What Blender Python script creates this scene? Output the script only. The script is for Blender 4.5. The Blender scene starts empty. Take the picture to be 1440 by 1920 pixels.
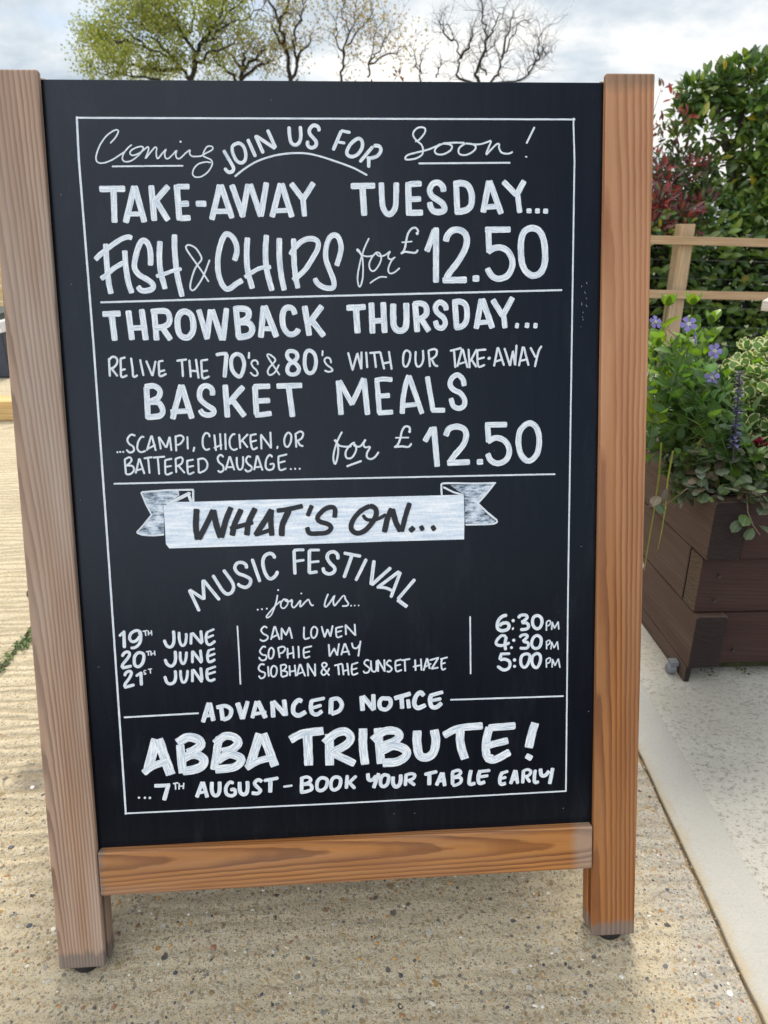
import bpy, bmesh, math, random
from mathutils import Vector, Matrix, noise
from mathutils.geometry import tessellate_polygon
R = math.radians
random.seed(7)
sc = bpy.context.scene

# ------------------------------------------------------------------ camera
cam_d = bpy.data.cameras.new('camera')
cam = bpy.data.objects.new('camera', cam_d)
sc.collection.objects.link(cam)
sc.camera = cam
CAM = Vector((0.005, -0.6885, 0.9517))
cam.location = CAM
cam.rotation_euler = (R(67.9624), R(0.2831), R(-3.5497))
cam_d.sensor_fit = 'VERTICAL'
cam_d.sensor_height = 36.0
cam_d.sensor_width = 27.0
cam_d.lens = 36.0 * 1332 / 1920
cam_d.clip_start = 0.02
cam_d.clip_end = 3000
cam_d.dof.use_dof = True
cam_d.dof.focus_distance = 0.98
cam_d.dof.aperture_fstop = 9.5

# ------------------------------------------------------------------ sky and sun
SUN_EL, SUN_AZ = R(56), R(8)          # azimuth measured from +y towards +x
world = bpy.data.worlds.new('World')
sc.world = world
world.use_nodes = True
nt = world.node_tree
for n in list(nt.nodes): nt.nodes.remove(n)
def wn(t, **k):
    n = nt.nodes.new(t)
    for a, b in k.items(): setattr(n, a, b)
    return n
wout = wn('ShaderNodeOutputWorld')
sky = wn('ShaderNodeTexSky')
sky.sky_type = 'NISHITA'; sky.sun_disc = False
sky.sun_elevation = SUN_EL; sky.sun_rotation = SUN_AZ
sky.altitude = 50; sky.air_density = 1.0; sky.dust_density = 1.5
bg_sky = wn('ShaderNodeBackground'); bg_sky.inputs[1].default_value = 0.10
nt.links.new(sky.outputs[0], bg_sky.inputs[0])
tc = wn('ShaderNodeTexCoord')
sep = wn('ShaderNodeSeparateXYZ'); nt.links.new(tc.outputs['Generated'], sep.inputs[0])
def wmath(op, a, b=None, c=None, clamp=False):
    n = wn('ShaderNodeMath', operation=op); n.use_clamp = clamp
    for i, v in enumerate((a, b, c)):
        if v is None: continue
        if isinstance(v, (int, float)): n.inputs[i].default_value = v
        else: nt.links.new(v, n.inputs[i])
    return n.outputs[0]
zz = wmath('ADD', wmath('MAXIMUM', sep.outputs[2], 0.0), 0.22)
cx = wmath('DIVIDE', sep.outputs[0], zz); cy = wmath('DIVIDE', sep.outputs[1], zz)
comb = wn('ShaderNodeCombineXYZ'); nt.links.new(cx, comb.inputs[0]); nt.links.new(cy, comb.inputs[1])
def wnoise(scale, detail, off, rough=0.55, dist=0.0):
    mp = wn('ShaderNodeMapping'); mp.inputs['Location'].default_value = off
    nt.links.new(comb.outputs[0], mp.inputs[0])
    n = wn('ShaderNodeTexNoise'); n.inputs['Scale'].default_value = scale; n.inputs['Detail'].default_value = detail
    n.inputs['Roughness'].default_value = rough; n.inputs['Distortion'].default_value = dist
    nt.links.new(mp.outputs[0], n.inputs['Vector']); return n.outputs[0]
def wramp(fac, stops):
    r = wn('ShaderNodeValToRGB'); nt.links.new(fac, r.inputs[0])
    e = r.color_ramp.elements
    while len(e) < len(stops): e.new(0.5)
    for i, (p, c) in enumerate(stops): e[i].position = p; e[i].color = (c[0], c[1], c[2], 1)
    return r.outputs[0]
cover = wramp(wnoise(0.9, 7, (3.1, 1.7, 0)), [(0.26, (0, 0, 0)), (0.39, (1, 1, 1))])
tone = wramp(wnoise(1.5, 8, (0.4, 5.2, 0), 0.6, 0.3), [(0.30, (0.42, 0.51, 0.61)), (0.46, (0.68, 0.745, 0.80)), (0.57, (0.98, 0.98, 0.97)), (0.70, (1.25, 1.2, 1.1))])
# the clouds away from the sun (behind the viewer and overhead) are lit full on and brighter
lit = wmath('ADD', wmath('MULTIPLY', wmath('SUBTRACT', 0.25, sep.outputs[1]), 1.35, None, True), 0.72)
bg_cl = wn('ShaderNodeBackground')
hue = wn('ShaderNodeMix', data_type='RGBA', blend_type='MULTIPLY')
nt.links.new(wmath('MULTIPLY', wmath('SUBTRACT', 0.35, sep.outputs[1]), 1.2, None, True), hue.inputs[0])
nt.links.new(tone, hue.inputs[6]); hue.inputs[7].default_value = (0.99, 1.0, 1.01, 1)
nt.links.new(hue.outputs[2], bg_cl.inputs[0]); nt.links.new(lit, bg_cl.inputs[1])
mixw = wn('ShaderNodeMixShader')
# the cloud deck breaks up into clear sky behind and to the right of the viewer
def wrange(v, a, b_, c=0.0, d=1.0):
    n = wn('ShaderNodeMapRange', interpolation_type='SMOOTHSTEP'); nt.links.new(v, n.inputs[0])
    n.inputs[1].default_value = a; n.inputs[2].default_value = b_; n.inputs[3].default_value = c; n.inputs[4].default_value = d
    return n.outputs[0]
gap = wmath('MULTIPLY', wrange(wmath('ADD', sep.outputs[0], wmath('MULTIPLY', wnoise(1.1, 5, (7, 2, 0)), 0.5)), 0.0, 0.62), wrange(sep.outputs[1], 0.0, -0.35))
gap = wmath('MULTIPLY', gap, wrange(sep.outputs[2], 0.95, 0.6))
cov2 = wmath('MULTIPLY', cover, wmath('SUBTRACT', 1.0, wmath('MULTIPLY', gap, 0.92)))
nt.links.new(cov2, mixw.inputs[0]); nt.links.new(bg_sky.outputs[0], mixw.inputs[1]); nt.links.new(bg_cl.outputs[0], mixw.inputs[2])
nt.links.new(mixw.outputs[0], wout.inputs[0])

sd = bpy.data.lights.new('sun', 'SUN')
sun = bpy.data.objects.new('sun', sd); sc.collection.objects.link(sun)
sd.energy = 2.9; sd.angle = R(18); sd.color = (1.0, 0.95, 0.86)
sdir = Vector((math.sin(SUN_AZ) * math.cos(SUN_EL), math.cos(SUN_AZ) * math.cos(SUN_EL), math.sin(SUN_EL)))
sun.rotation_euler = (-sdir).to_track_quat('-Z', 'Y').to_euler()

sc.view_settings.view_transform = 'Standard'
sc.view_settings.look = 'None'
sc.view_settings.exposure = 0.62
sc.view_settings.gamma = 1.0
sc.render.engine = 'CYCLES'
sc.cycles.use_denoising = True
sc.cycles.max_bounces = 6
sc.cycles.transparent_max_bounces = 6

# ------------------------------------------------------------------ node helper
class Mat:
    def __init__(s, name):
        s.m = bpy.data.materials.new(name); s.m.use_nodes = True
        s.t = s.m.node_tree
        s.p = s.t.nodes['Principled BSDF']; s.out = s.t.nodes['Material Output']
    def n(s, t, **k):
        n = s.t.nodes.new(t)
        for a, b in k.items(): setattr(n, a, b)
        return n
    def set(s, n, key, v):
        if v is None: return
        i = n.inputs[key]
        if hasattr(v, 'is_output'): s.t.links.new(v, i)
        elif isinstance(v, (tuple, list)) and len(v) == 3 and i.type == 'RGBA': i.default_value = (*v, 1)
        else: i.default_value = v
    def obj(s): return s.n('ShaderNodeTexCoord').outputs['Object']
    def uv(s): return s.n('ShaderNodeTexCoord').outputs['UV']
    def attr(s, name): return s.n('ShaderNodeAttribute', attribute_name=name).outputs['Color']
    def map(s, vec, loc=(0, 0, 0), rot=(0, 0, 0), scale=(1, 1, 1)):
        m = s.n('ShaderNodeMapping'); s.set(m, 'Vector', vec)
        m.inputs['Location'].default_value = loc; m.inputs['Rotation'].default_value = rot; m.inputs['Scale'].default_value = scale
        return m.outputs[0]
    def noise(s, vec, scale, detail=4, rough=0.55, dist=0, col=False):
        n = s.n('ShaderNodeTexNoise'); s.set(n, 'Vector', vec); s.set(n, 'Scale', scale); s.set(n, 'Detail', detail)
        s.set(n, 'Roughness', rough); s.set(n, 'Distortion', dist)
        return n.outputs['Color' if col else 'Fac']
    def voro(s, vec, scale, rand=1.0, feature='F1'):
        n = s.n('ShaderNodeTexVoronoi', feature=feature); s.set(n, 'Vector', vec); s.set(n, 'Scale', scale); s.set(n, 'Randomness', rand)
        return n
    def ramp(s, fac, stops, interp='LINEAR'):
        r = s.n('ShaderNodeValToRGB'); s.set(r, 0, fac); r.color_ramp.interpolation = interp
        e = r.color_ramp.elements
        while len(e) < len(stops): e.new(0.5)
        for i, (p, c) in enumerate(stops):
            e[i].position = p
            if isinstance(c, (int, float)): c = (c, c, c)
            e[i].color = (*c, 1)
        return r.outputs[0]
    def mix(s, fac, a, b, mode='MIX'):
        m = s.n('ShaderNodeMix', data_type='RGBA', blend_type=mode)
        s.set(m, 0, fac); s.set(m, 6, a); s.set(m, 7, b); return m.outputs[2]
    def math(s, op, a, b=None, clamp=False):
        m = s.n('ShaderNodeMath', operation=op); m.use_clamp = clamp
        s.set(m, 0, a); s.set(m, 1, b); return m.outputs[0]
    def sep(s, vec):
        n = s.n('ShaderNodeSeparateXYZ'); s.set(n, 0, vec); return n.outputs
    def bump(s, h, strength=0.3, dist=0.01, normal=None):
        b = s.n('ShaderNodeBump'); s.set(b, 'Height', h); s.set(b, 'Strength', strength); s.set(b, 'Distance', dist)
        if normal is not None: s.set(b, 'Normal', normal)
        return b.outputs[0]
    def fin(s, color=None, rough=None, normal=None, spec=None, metal=None):
        s.set(s.p, 'Base Color', color); s.set(s.p, 'Roughness', rough); s.set(s.p, 'Normal', normal)
        s.set(s.p, 'Specular IOR Level', spec); s.set(s.p, 'Metallic', metal)
        return s.m

# ------------------------------------------------------------------ mesh helper
class MB:
    def __init__(s): s.v = []; s.f = []; s.uv = []; s.tint = []; s.mi = []
    def face(s, idx, uv=None, tint=None, mi=0):
        s.f.append(tuple(idx)); s.uv.append(uv or [(0, 0)] * len(idx)); s.tint.append(tint or (1, 1, 1)); s.mi.append(mi)
    def box(s, x0, x1, y0, y1, z0, z1, mi=0, M=None, tint=None):
        b = len(s.v)
        for z in (z0, z1):
            for x, y in ((x0, y0), (x1, y0), (x1, y1), (x0, y1)):
                p = Vector((x, y, z)); s.v.append(M @ p if M else p)
        for q in ((3, 2, 1, 0), (4, 5, 6, 7), (0, 1, 5, 4), (1, 2, 6, 5), (2, 3, 7, 6), (3, 0, 4, 7)):
            s.face([b + i for i in q], mi=mi, tint=tint)
    def tube(s, pts, radii, n=6, tint=None, mi=0, caps=True):
        pts = [Vector(p) for p in pts]
        if isinstance(radii, (int, float)): radii = [radii] * len(pts)
        b = len(s.v); up = Vector((0.13, 0.31, 0.94))
        side = None
        for i, p in enumerate(pts):
            d = (pts[min(i + 1, len(pts) - 1)] - pts[max(i - 1, 0)]).normalized()
            if side is None:
                side = d.cross(up)
                if side.length < 0.05: side = d.cross(Vector((1, 0, 0)))
            side = (side - d * side.dot(d)).normalized(); o = d.cross(side)
            for k in range(n):
                a = 2 * math.pi * k / n
                s.v.append(p + (side * math.cos(a) + o * math.sin(a)) * radii[i])
        for i in range(len(pts) - 1):
            for k in range(n):
                k2 = (k + 1) % n
                s.face([b + i * n + k, b + i * n + k2, b + (i + 1) * n + k2, b + (i + 1) * n + k],
                       uv=[(k / n, i), ((k + 1) / n, i), ((k + 1) / n, i + 1), (k / n, i + 1)], tint=tint, mi=mi)
        if caps:
            s.face([b + k for k in range(n)][::-1], tint=tint, mi=mi)
            s.face([b + (len(pts) - 1) * n + k for k in range(n)], tint=tint, mi=mi)
    def leaf(s, p, d, up, L, W, bend=0.25, fold=0.25, tint=(0.1, 0.2, 0.05), shape='ovate', mi=0):
        p = Vector(p); d = Vector(d).normalized(); up = Vector(up)
        side = d.cross(up)
        if side.length < 1e-3: side = d.cross(Vector((0.3, 0.9, 0.2)))
        side.normalize(); nn = side.cross(d).normalized()
        prof = {'ovate': (0.0, 0.44, 0.5, 0.3), 'lance': (0.0, 0.36, 0.42, 0.26), 'round': (0.0, 0.42, 0.56, 0.46), 'petal': (0.06, 0.22, 0.44, 0.5)}[shape]
        ts = (0.0, 0.25, 0.55, 0.82)
        b = len(s.v)
        for t, w in zip(ts, prof):
            c = p + d * (L * t) - nn * (bend * L * t * t)
            s.v.append(c + side * (W * w) + nn * (fold * W * w)); s.v.append(c); s.v.append(c - side * (W * w) + nn * (fold * W * w))
        tip = p + d * L - nn * (bend * L)
        s.v.append(tip if shape != 'petal' else tip + nn * 0.02 * L)
        for i in range(3):
            a = b + i * 3
            s.face([a, a + 1, a + 4, a + 3], uv=[(0, ts[i]), (.5, ts[i]), (.5, ts[i + 1]), (0, ts[i + 1])], tint=tint, mi=mi)
            s.face([a + 1, a + 2, a + 5, a + 4], uv=[(.5, ts[i]), (1, ts[i]), (1, ts[i + 1]), (.5, ts[i + 1])], tint=tint, mi=mi)
        a = b + 9
        s.face([a, a + 1, b + 12], uv=[(0, .82), (.5, .82), (.5, 1)], tint=tint, mi=mi)
        s.face([a + 1, a + 2, b + 12], uv=[(.5, .82), (1, .82), (.5, 1)], tint=tint, mi=mi)
    def quadleaf(s, p, d, up, L, W, tint):
        p = Vector(p); d = Vector(d).normalized(); side = d.cross(Vector(up))
        if side.length < 1e-3: side = d.cross(Vector((1, 0, 0.2)))
        side.normalize(); b = len(s.v)
        s.v += [p, p + d * L * .5 + side * W * .5, p + d * L, p + d * L * .5 - side * W * .5]
        s.face([b, b + 1, b + 2, b + 3], uv=[(.5, 0), (1, .5), (.5, 1), (0, .5)], tint=tint)
    def build(s, name, mats, parent=None, smooth=False, bevel=0, seg=2, M=None):
        me = bpy.data.meshes.new(name)
        me.from_pydata([tuple(v) for v in s.v], [], s.f)
        uvl = me.uv_layers.new(name='UVMap')
        uvl.data.foreach_set('uv', [c for f in s.uv for q in f for c in q])
        at = me.color_attributes.new('tint', 'FLOAT_COLOR', 'CORNER')
        at.data.foreach_set('color', [c for f, t in zip(s.f, s.tint) for _ in f for c in (t[0], t[1], t[2], 1.0)])
        if not isinstance(mats, (list, tuple)): mats = [mats]
        for m in mats: me.materials.append(m)
        me.polygons.foreach_set('material_index', s.mi)
        if smooth: me.polygons.foreach_set('use_smooth', [True] * len(s.f))
        if bevel:
            bm = bmesh.new(); bm.from_mesh(me)
            bmesh.ops.remove_doubles(bm, verts=bm.verts, dist=1e-6)
            bmesh.ops.bevel(bm, geom=[e for e in bm.edges if e.calc_face_angle(0) > 0.5], offset=bevel, segments=seg, affect='EDGES', profile=0.5)
            bm.to_mesh(me); bm.free()
        me.update()
        o = bpy.data.objects.new(name, me); sc.collection.objects.link(o)
        if parent: o.parent = parent
        if M: o.matrix_local = M
        return o
def tag(o, label=None, cat=None, group=None, kind=None):
    if label: o['label'] = label
    if cat: o['category'] = cat
    if group: o['group'] = group
    if kind: o['kind'] = kind
    return o
def thing(name, label, cat, loc=(0, 0, 0), rz=0, group=None):
    o = bpy.data.objects.new(name, None); sc.collection.objects.link(o)
    o.empty_display_size = 0.1
    o.location = loc; o.rotation_euler = (0, 0, rz)
    return tag(o, label, cat, group)
CR = cam.rotation_euler.to_matrix()
def at(px, py, y):
    """the point at depth y seen at this place in the photograph: used to survey positions"""
    d = CR @ Vector(((px - 720) / 1332, (960 - py) / 1332, -1.0))
    return CAM + d * ((y - CAM.y) / d.y)
rnd = random.random
def ru(a, b): return a + (b - a) * random.random()
def rdir(zmin=-1):
    while True:
        v = Vector((ru(-1, 1), ru(-1, 1), ru(-1, 1)))
        if 0.05 < v.length < 1 and v.normalized().z >= zmin: return v.normalized()

# ------------------------------------------------------------------ materials: ground
def mat_yard():
    m = Mat('tan exposed aggregate concrete'); o = m.obj(); x, y, z = m.sep(o)
    big = m.noise(o, 1.7, 4); mid = m.noise(o, 9, 5, 0.6); fine = m.noise(o, 420, 3, 0.6)
    base = m.mix(m.ramp(mid, [(0.3, 0), (0.7, 1)]), (0.55, 0.44, 0.275), (0.76, 0.625, 0.415))
    base = m.mix(m.ramp(big, [(0.35, 0), (0.62, 0.55)]), base, (0.49, 0.405, 0.27))
    base = m.mix(m.ramp(fine, [(0.35, 0), (0.7, 0.7)]), base, (0.80, 0.70, 0.53))
    # grey cement laitance along the kerb
    ge = m.math('ADD', x, m.math('MULTIPLY', m.math('SUBTRACT', m.noise(o, 14, 4), 0.5), 0.16))
    gfac = m.ramp(ge, [(0.43, 0), (0.485, 0.85)])
    base = m.mix(gfac, base, (0.50, 0.46, 0.40))
    # small gravel and larger stones shown in the worn surface
    wob = m.mix(0.006, o, m.noise(o, 160, 2, col=True), 'ADD')
    v1 = m.voro(wob, 170); v2 = m.voro(wob, 80); v3 = m.voro(wob, 420)
    pal = [(0.0, (0.50, 0.38, 0.21)), (0.18, (0.62, 0.55, 0.42)), (0.33, (0.36, 0.24, 0.12)), (0.46, (0.28, 0.26, 0.23)),
           (0.58, (0.10, 0.10, 0.105)), (0.68, (0.70, 0.66, 0.58)), (0.78, (0.48, 0.27, 0.08)), (0.86, (0.055, 0.06, 0.075)), (0.94, (0.30, 0.16, 0.09))]
    def stones(base, v, keep, size, k=0.9):
        r, g, b = m.sep(v.outputs['Color'])
        mask = m.math('MULTIPLY', m.math('LESS_THAN', r, keep), m.ramp(m.math('DIVIDE', v.outputs['Distance'], m.math('MULTIPLY', m.math('ADD', b, 0.5), size)), [(0.75, 1), (1.0, 0)]))
        mask = m.math('MULTIPLY', mask, k)
        return m.mix(mask, base, m.ramp(g, pal, 'CONSTANT')), mask
    far = m.ramp(m.math('ADD', y, m.math('MULTIPLY', mid, 0.4)), [(0.55, 1), (1.1, 0.35)])
    base, k3 = stones(base, v3, 0.5, 0.5, 0.8)
    base, k1 = stones(base, v1, 0.42, 0.5, m.math('MULTIPLY', far, 0.58))
    base, k2 = stones(base, v2, 0.13, 0.42, m.math('MULTIPLY', far, 0.92))
    # old dark stains
    st = m.voro(m.mix(0.09, o, m.noise(o, 22, 3, col=True), 'ADD'), 2.6)
    base = m.mix(m.ramp(st.outputs['Distance'], [(0.06, 0.6), (0.13, 0)]), base, (0.11, 0.10, 0.095))
    # tamping ridges run across the yard
    wv = m.n('ShaderNodeTexWave', wave_type='BANDS', bands_direction='Y', wave_profile='SIN')
    m.set(wv, 'Vector', m.map(o, scale=(0.25, 1, 1))); m.set(wv, 'Scale', 10.5); m.set(wv, 'Distortion', 6.0); m.set(wv, 'Detail', 3.0); m.set(wv, 'Detail Scale', 2.2)
    near = m.ramp(m.math('ADD', y, m.math('MULTIPLY', m.noise(o, 2.1, 3), 0.5)), [(0.25, 0.5), (0.75, 1.0)])
    grit = m.noise(o, 120, 6, 0.78)
    base = m.mix(m.ramp(grit, [(0.33, 0.9), (0.455, 0)]), base, (0.21, 0.16, 0.10))
    ridge = m.math('MULTIPLY', wv.outputs['Fac'], m.math('MULTIPLY', near, m.ramp(m.noise(o, 3.1, 3), [(0.35, 0.3), (0.65, 1)])))
    ridge = m.math('ADD', ridge, m.math('MULTIPLY', m.math('SUBTRACT', 1.0, near), 0.55))
    base = m.mix(m.ramp(ridge, [(0.0, 0.45), (0.5, 0)]), base, (0.30, 0.235, 0.14))
    h = m.math('ADD', m.math('MULTIPLY', ridge, 1.0), m.math('MULTIPLY', m.noise(o, 55, 5, 0.65), 0.8))
    h = m.math('ADD', h, m.math('MULTIPLY', grit, 0.9))
    h = m.math('ADD', h, m.math('MULTIPLY', fine, 0.22))
    h = m.math('ADD', h, m.math('ADD', m.math('MULTIPLY', k1, 0.16), m.math('MULTIPLY', k2, 0.25)))
    return m.fin(base, 0.9, m.bump(h, 0.85, 0.013), 0.25)
def mat_path():
    m = Mat('grey tamped concrete'); o = m.obj()
    n1 = m.noise(o, 5, 5); n2 = m.noise(m.map(o, scale=(0.85, 1.15, 1)), 120, 6, 0.75); n3 = m.noise(o, 400, 2)
    base = m.mix(n1, (0.52, 0.485, 0.415), (0.74, 0.695, 0.61))
    base = m.mix(m.ramp(n2, [(0.36, 0.85), (0.49, 0)]), base, (0.27, 0.24, 0.195))
    base = m.mix(m.ramp(m.noise(m.map(o, loc=(4, 0, 0)), 2.2, 5), [(0.52, 0), (0.72, 0.5)]), base, (0.44, 0.39, 0.29))
    base = m.mix(m.ramp(n3, [(0.6, 0), (0.75, 0.5)]), base, (0.22, 0.21, 0.2))
    h = m.math('ADD', m.math('MULTIPLY', n2, 1.0), m.math('MULTIPLY', n3, 0.12))
    return m.fin(base, 0.92, m.bump(h, 0.9, 0.012), 0.2)
def mat_kerb():
    m = Mat('pale concrete kerb'); o = m.obj(); x, y, z = m.sep(o)
    n1 = m.noise(o, 4, 5); n3 = m.noise(o, 260, 3, 0.7); sp = m.voro(o, 90)
    base = m.mix(m.math('ADD', m.math('MULTIPLY', n1, 0.6), m.math('MULTIPLY', m.noise(o, 33, 5, 0.7), 0.4)), (0.33, 0.315, 0.28), (0.42, 0.40, 0.355))
    base = m.mix(m.ramp(n3, [(0.55, 0), (0.75, 0.4)]), base, (0.20, 0.19, 0.17))
    r, g, b = m.sep(sp.outputs['Color'])
    base = m.mix(m.math('MULTIPLY', m.math('LESS_THAN', r, 0.05), m.ramp(sp.outputs['Distance'], [(0.06, 0.5), (0.12, 0)])), base, (0.2, 0.18, 0.16))
    # earthy stain on the joint side
    e = m.math('SUBTRACT', x, m.math('MULTIPLY', y, 0.07))
    e = m.math('ADD', e, m.math('MULTIPLY', m.noise(o, 30, 4), 0.03))
    base = m.mix(m.ramp(e, [(0.545, 0.7), (0.565, 0)]), base, (0.36, 0.27, 0.15))
    return m.fin(base, 0.85, m.bump(m.math('ADD', n3, m.math('MULTIPLY', m.noise(o, 40, 4), 0.6)), 0.5, 0.006), 0.3)
def mat_simple(name, col, rough=0.7, nscale=20, amt=0.25, bump=0.15, bdist=0.004, spec=0.4):
    m = Mat(name); o = m.obj(); n = m.noise(o, nscale, 5)
    c = m.mix(m.ramp(n, [(0.25, 0), (0.75, 1)]), tuple(q * (1 - amt) for q in col), tuple(min(1, q * (1 + amt)) for q in col))
    return m.fin(c, rough, m.bump(m.noise(o, nscale * 4, 4), bump, bdist), spec)
def mat_soil():
    m = Mat('dark soil'); o = m.obj(); n = m.noise(o, 90, 5)
    return m.fin(m.mix(n, (0.02, 0.014, 0.009), (0.07, 0.05, 0.03)), 0.95, m.bump(n, 0.9, 0.01), 0.1)
def mat_joint():
    m = Mat('earth in the joint'); o = m.obj(); n = m.noise(o, 120, 4)
    return m.fin(m.mix(n, (0.16, 0.11, 0.06), (0.40, 0.30, 0.18)), 0.95, m.bump(n, 0.8, 0.004), 0.1)

# ------------------------------------------------------------------ materials: wood, panel, paint
def mat_wood(name, axis, early, late, grey=(0.30, 0.245, 0.205), greyamt=0.35, period=0.006, off=(0.0, 0.03, 0.0), rough=0.62, ends=None, seed=0.0, knots=0.0, wav=0.006, tilt=0.015, bleach_skylight=None):
    """softwood: growth rings about an axis, warped along the grain"""
    m = Mat(name); o = m.obj(); x, y, z = m.sep(o)
    la = {'X': x, 'Y': y, 'Z': z}[axis]
    stretch = {'X': (0.10, 1, 1), 'Y': (1, 0.10, 1), 'Z': (1, 1, 0.10)}[axis]
    fl = {'X': (0.02, 1, 1), 'Y': (1, 0.02, 1), 'Z': (1, 1, 0.02)}[axis]
    warp = m.noise(m.map(o, loc=(seed, seed * 1.7, seed * .3), scale=stretch), 14, 3, 0.5, col=True)
    w = m.n('ShaderNodeVectorMath', operation='MULTIPLY_ADD'); m.set(w, 0, warp); w.inputs[1].default_value = (wav * 2.2,) * 3; m.set(w, 2, o)
    ta, tb = tilt if isinstance(tilt, tuple) else (tilt * .6, tilt)
    tl = {'X': (0, -tb, ta), 'Y': (tb, 0, ta), 'Z': (ta, tb, 0)}[axis]
    vec = m.map(w.outputs[0], loc=off, rot=tl)
    wv = m.n('ShaderNodeTexWave', wave_type='RINGS', rings_direction=axis, wave_profile='SAW')
    m.set(wv, 'Vector', vec); m.set(wv, 'Scale', 0.314 / period); m.set(wv, 'Distortion', 0.9); m.set(wv, 'Detail', 2.0); m.set(wv, 'Detail Scale', 0.6)
    ring = m.ramp(wv.outputs['Fac'], [(0.0, 0.0), (0.35, 0.08), (0.70, 0.80), (0.90, 1.0), (1.0, 0.1)])
    ring = m.math('MULTIPLY', ring, m.ramp(m.noise(m.map(o, loc=(seed, 0, 0), scale=stretch), 30, 2), [(0.3, 0.55), (0.65, 1.0)]))
    fib = m.noise(m.map(o, scale=fl), 900, 3, 0.6)
    c = m.mix(ring, early, late)
    c = m.mix(m.ramp(fib, [(0.3, 0.22), (0.7, 0)]), c, tuple(q * 0.55 for q in late))
    pat = m.noise(m.map(o, loc=(seed * 2, seed, 0), scale=stretch), 16, 4, 0.6)
    gm = m.ramp(pat, [(0.5 - greyamt * 0.35, 0.0), (0.78 - greyamt * 0.3, min(1, 0.35 + greyamt * 0.7))])
    c = m.mix(gm, c, m.mix(ring, grey, tuple(q * 0.72 for q in grey)))
    if bleach_skylight:      # bleached along part of its length, with sky light put into the colour
        z0, z1, bc = bleach_skylight
        r = m.n('ShaderNodeMapRange', interpolation_type='SMOOTHSTEP'); m.set(r, 0, m.math('ADD', la, m.math('MULTIPLY', m.noise(m.map(o, scale=stretch), 22, 3), 0.25))); r.inputs[1].default_value = z0; r.inputs[2].default_value = z1
        c = m.mix(m.math('MULTIPLY', r.outputs[0], 0.75), c, m.mix(ring, bc, tuple(q * k for q, k in zip(bc, (.66, .52, .42)))))
    # broad streaks of paler and darker timber along the grain
    br = m.noise(m.map(o, loc=(seed * 3, 1, 2), scale=stretch), 45, 3, 0.5)
    c = m.mix(m.ramp(br, [(0.35, 0.0), (0.65, 0.55)]), c, m.mix(1.0, c, (0.70, 0.60, 0.52), 'MULTIPLY'))
    if ends:
        lo, hi, col = ends      # weather-soaked ends
        en = m.math('ADD', la, m.math('MULTIPLY', m.math('SUBTRACT', m.noise(m.map(o, scale=stretch), 110, 3), 0.5), 0.030))
        e1 = m.ramp(en, [(0.0, 0), (1.0, 1)])
        r = m.n('ShaderNodeMapRange'); m.set(r, 0, en); r.inputs[1].default_value = lo; r.inputs[2].default_value = lo + 0.008; r.inputs[3].default_value = 0.85; r.inputs[4].default_value = 0
        c = m.mix(r.outputs[0], c, m.mix(ring, col, tuple(q * 0.6 for q in col)))
        r = m.n('ShaderNodeMapRange'); m.set(r, 0, en); r.inputs[1].default_value = hi - 0.014; r.inputs[2].default_value = hi; r.inputs[3].default_value = 0; r.inputs[4].default_value = 0.8
        c = m.mix(r.outputs[0], c, m.mix(ring, grey, tuple(q * 0.62 for q in grey)))
    pit = m.voro(m.map(o, loc=(seed, 0, 0)), 26)
    pr, pg, pb = m.sep(pit.outputs['Color'])
    c = m.mix(m.math('MULTIPLY', m.math('LESS_THAN', pr, 0.10), m.ramp(pit.outputs['Distance'], [(0.03, 0.8), (0.06, 0)])), c, (0.05, 0.035, 0.03))
    if knots:
        kn = m.voro(m.map(o, loc=(seed, seed, 0), scale={'X': (0.5, 1, 1), 'Y': (1, .5, 1), 'Z': (1, 1, 0.5)}[axis]), 7)
        kr = m.sep(kn.outputs['Color'])[0]
        c = m.mix(m.math('MULTIPLY', m.math('LESS_THAN', kr, knots), m.ramp(kn.outputs['Distance'], [(0.06, 0.85), (0.12, 0)])), c, tuple(q * 0.35 for q in late))
    h = m.math('SUBTRACT', m.math('MULTIPLY', fib, 0.5), m.math('MULTIPLY', ring, 0.6))
    return m.fin(c, rough, m.bump(h, 0.22, 0.0015), 0.35)
def mat_panel():
    m = Mat('black chalkboard paint'); o = m.obj()
    st = m.noise(m.map(o, scale=(1, 1, 0.05)), 120, 3, 0.6)
    sm = m.noise(o, 3.2, 4, 0.6)
    c = m.mix(m.ramp(st, [(0.4, 0), (0.7, 0.6)]), (0.0026, 0.0034, 0.0058), (0.0045, 0.0058, 0.0092))
    dv = m.voro(o, 26); r = m.sep(dv.outputs['Color'])[0]
    c = m.mix(m.math('MULTIPLY', m.math('LESS_THAN', r, 0.035), m.ramp(dv.outputs['Distance'], [(0.02, 0.5), (0.045, 0)])), c, (0.25, 0.27, 0.3))
    sc_ = m.noise(m.map(o, rot=(0, 0.5, 0), scale=(1, 1, 0.3)), 22, 6, 0.75)
    c = m.mix(m.ramp(sc_, [(0.54, 0), (0.78, 0.028)]), c, (0.3, 0.32, 0.35))
    ro = m.math('ADD', m.math('MULTIPLY', sm, 0.14), m.math('ADD', m.math('MULTIPLY', st, 0.06), 0.17))
    m.set(m.p, 'Specular Tint', (0.91, 0.985, 1.15))
    return m.fin(c, ro, m.bump(m.math('ADD', st, m.math('MULTIPLY', m.noise(o, 500, 2), 0.3)), 0.04, 0.0008), 0.25)
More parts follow.
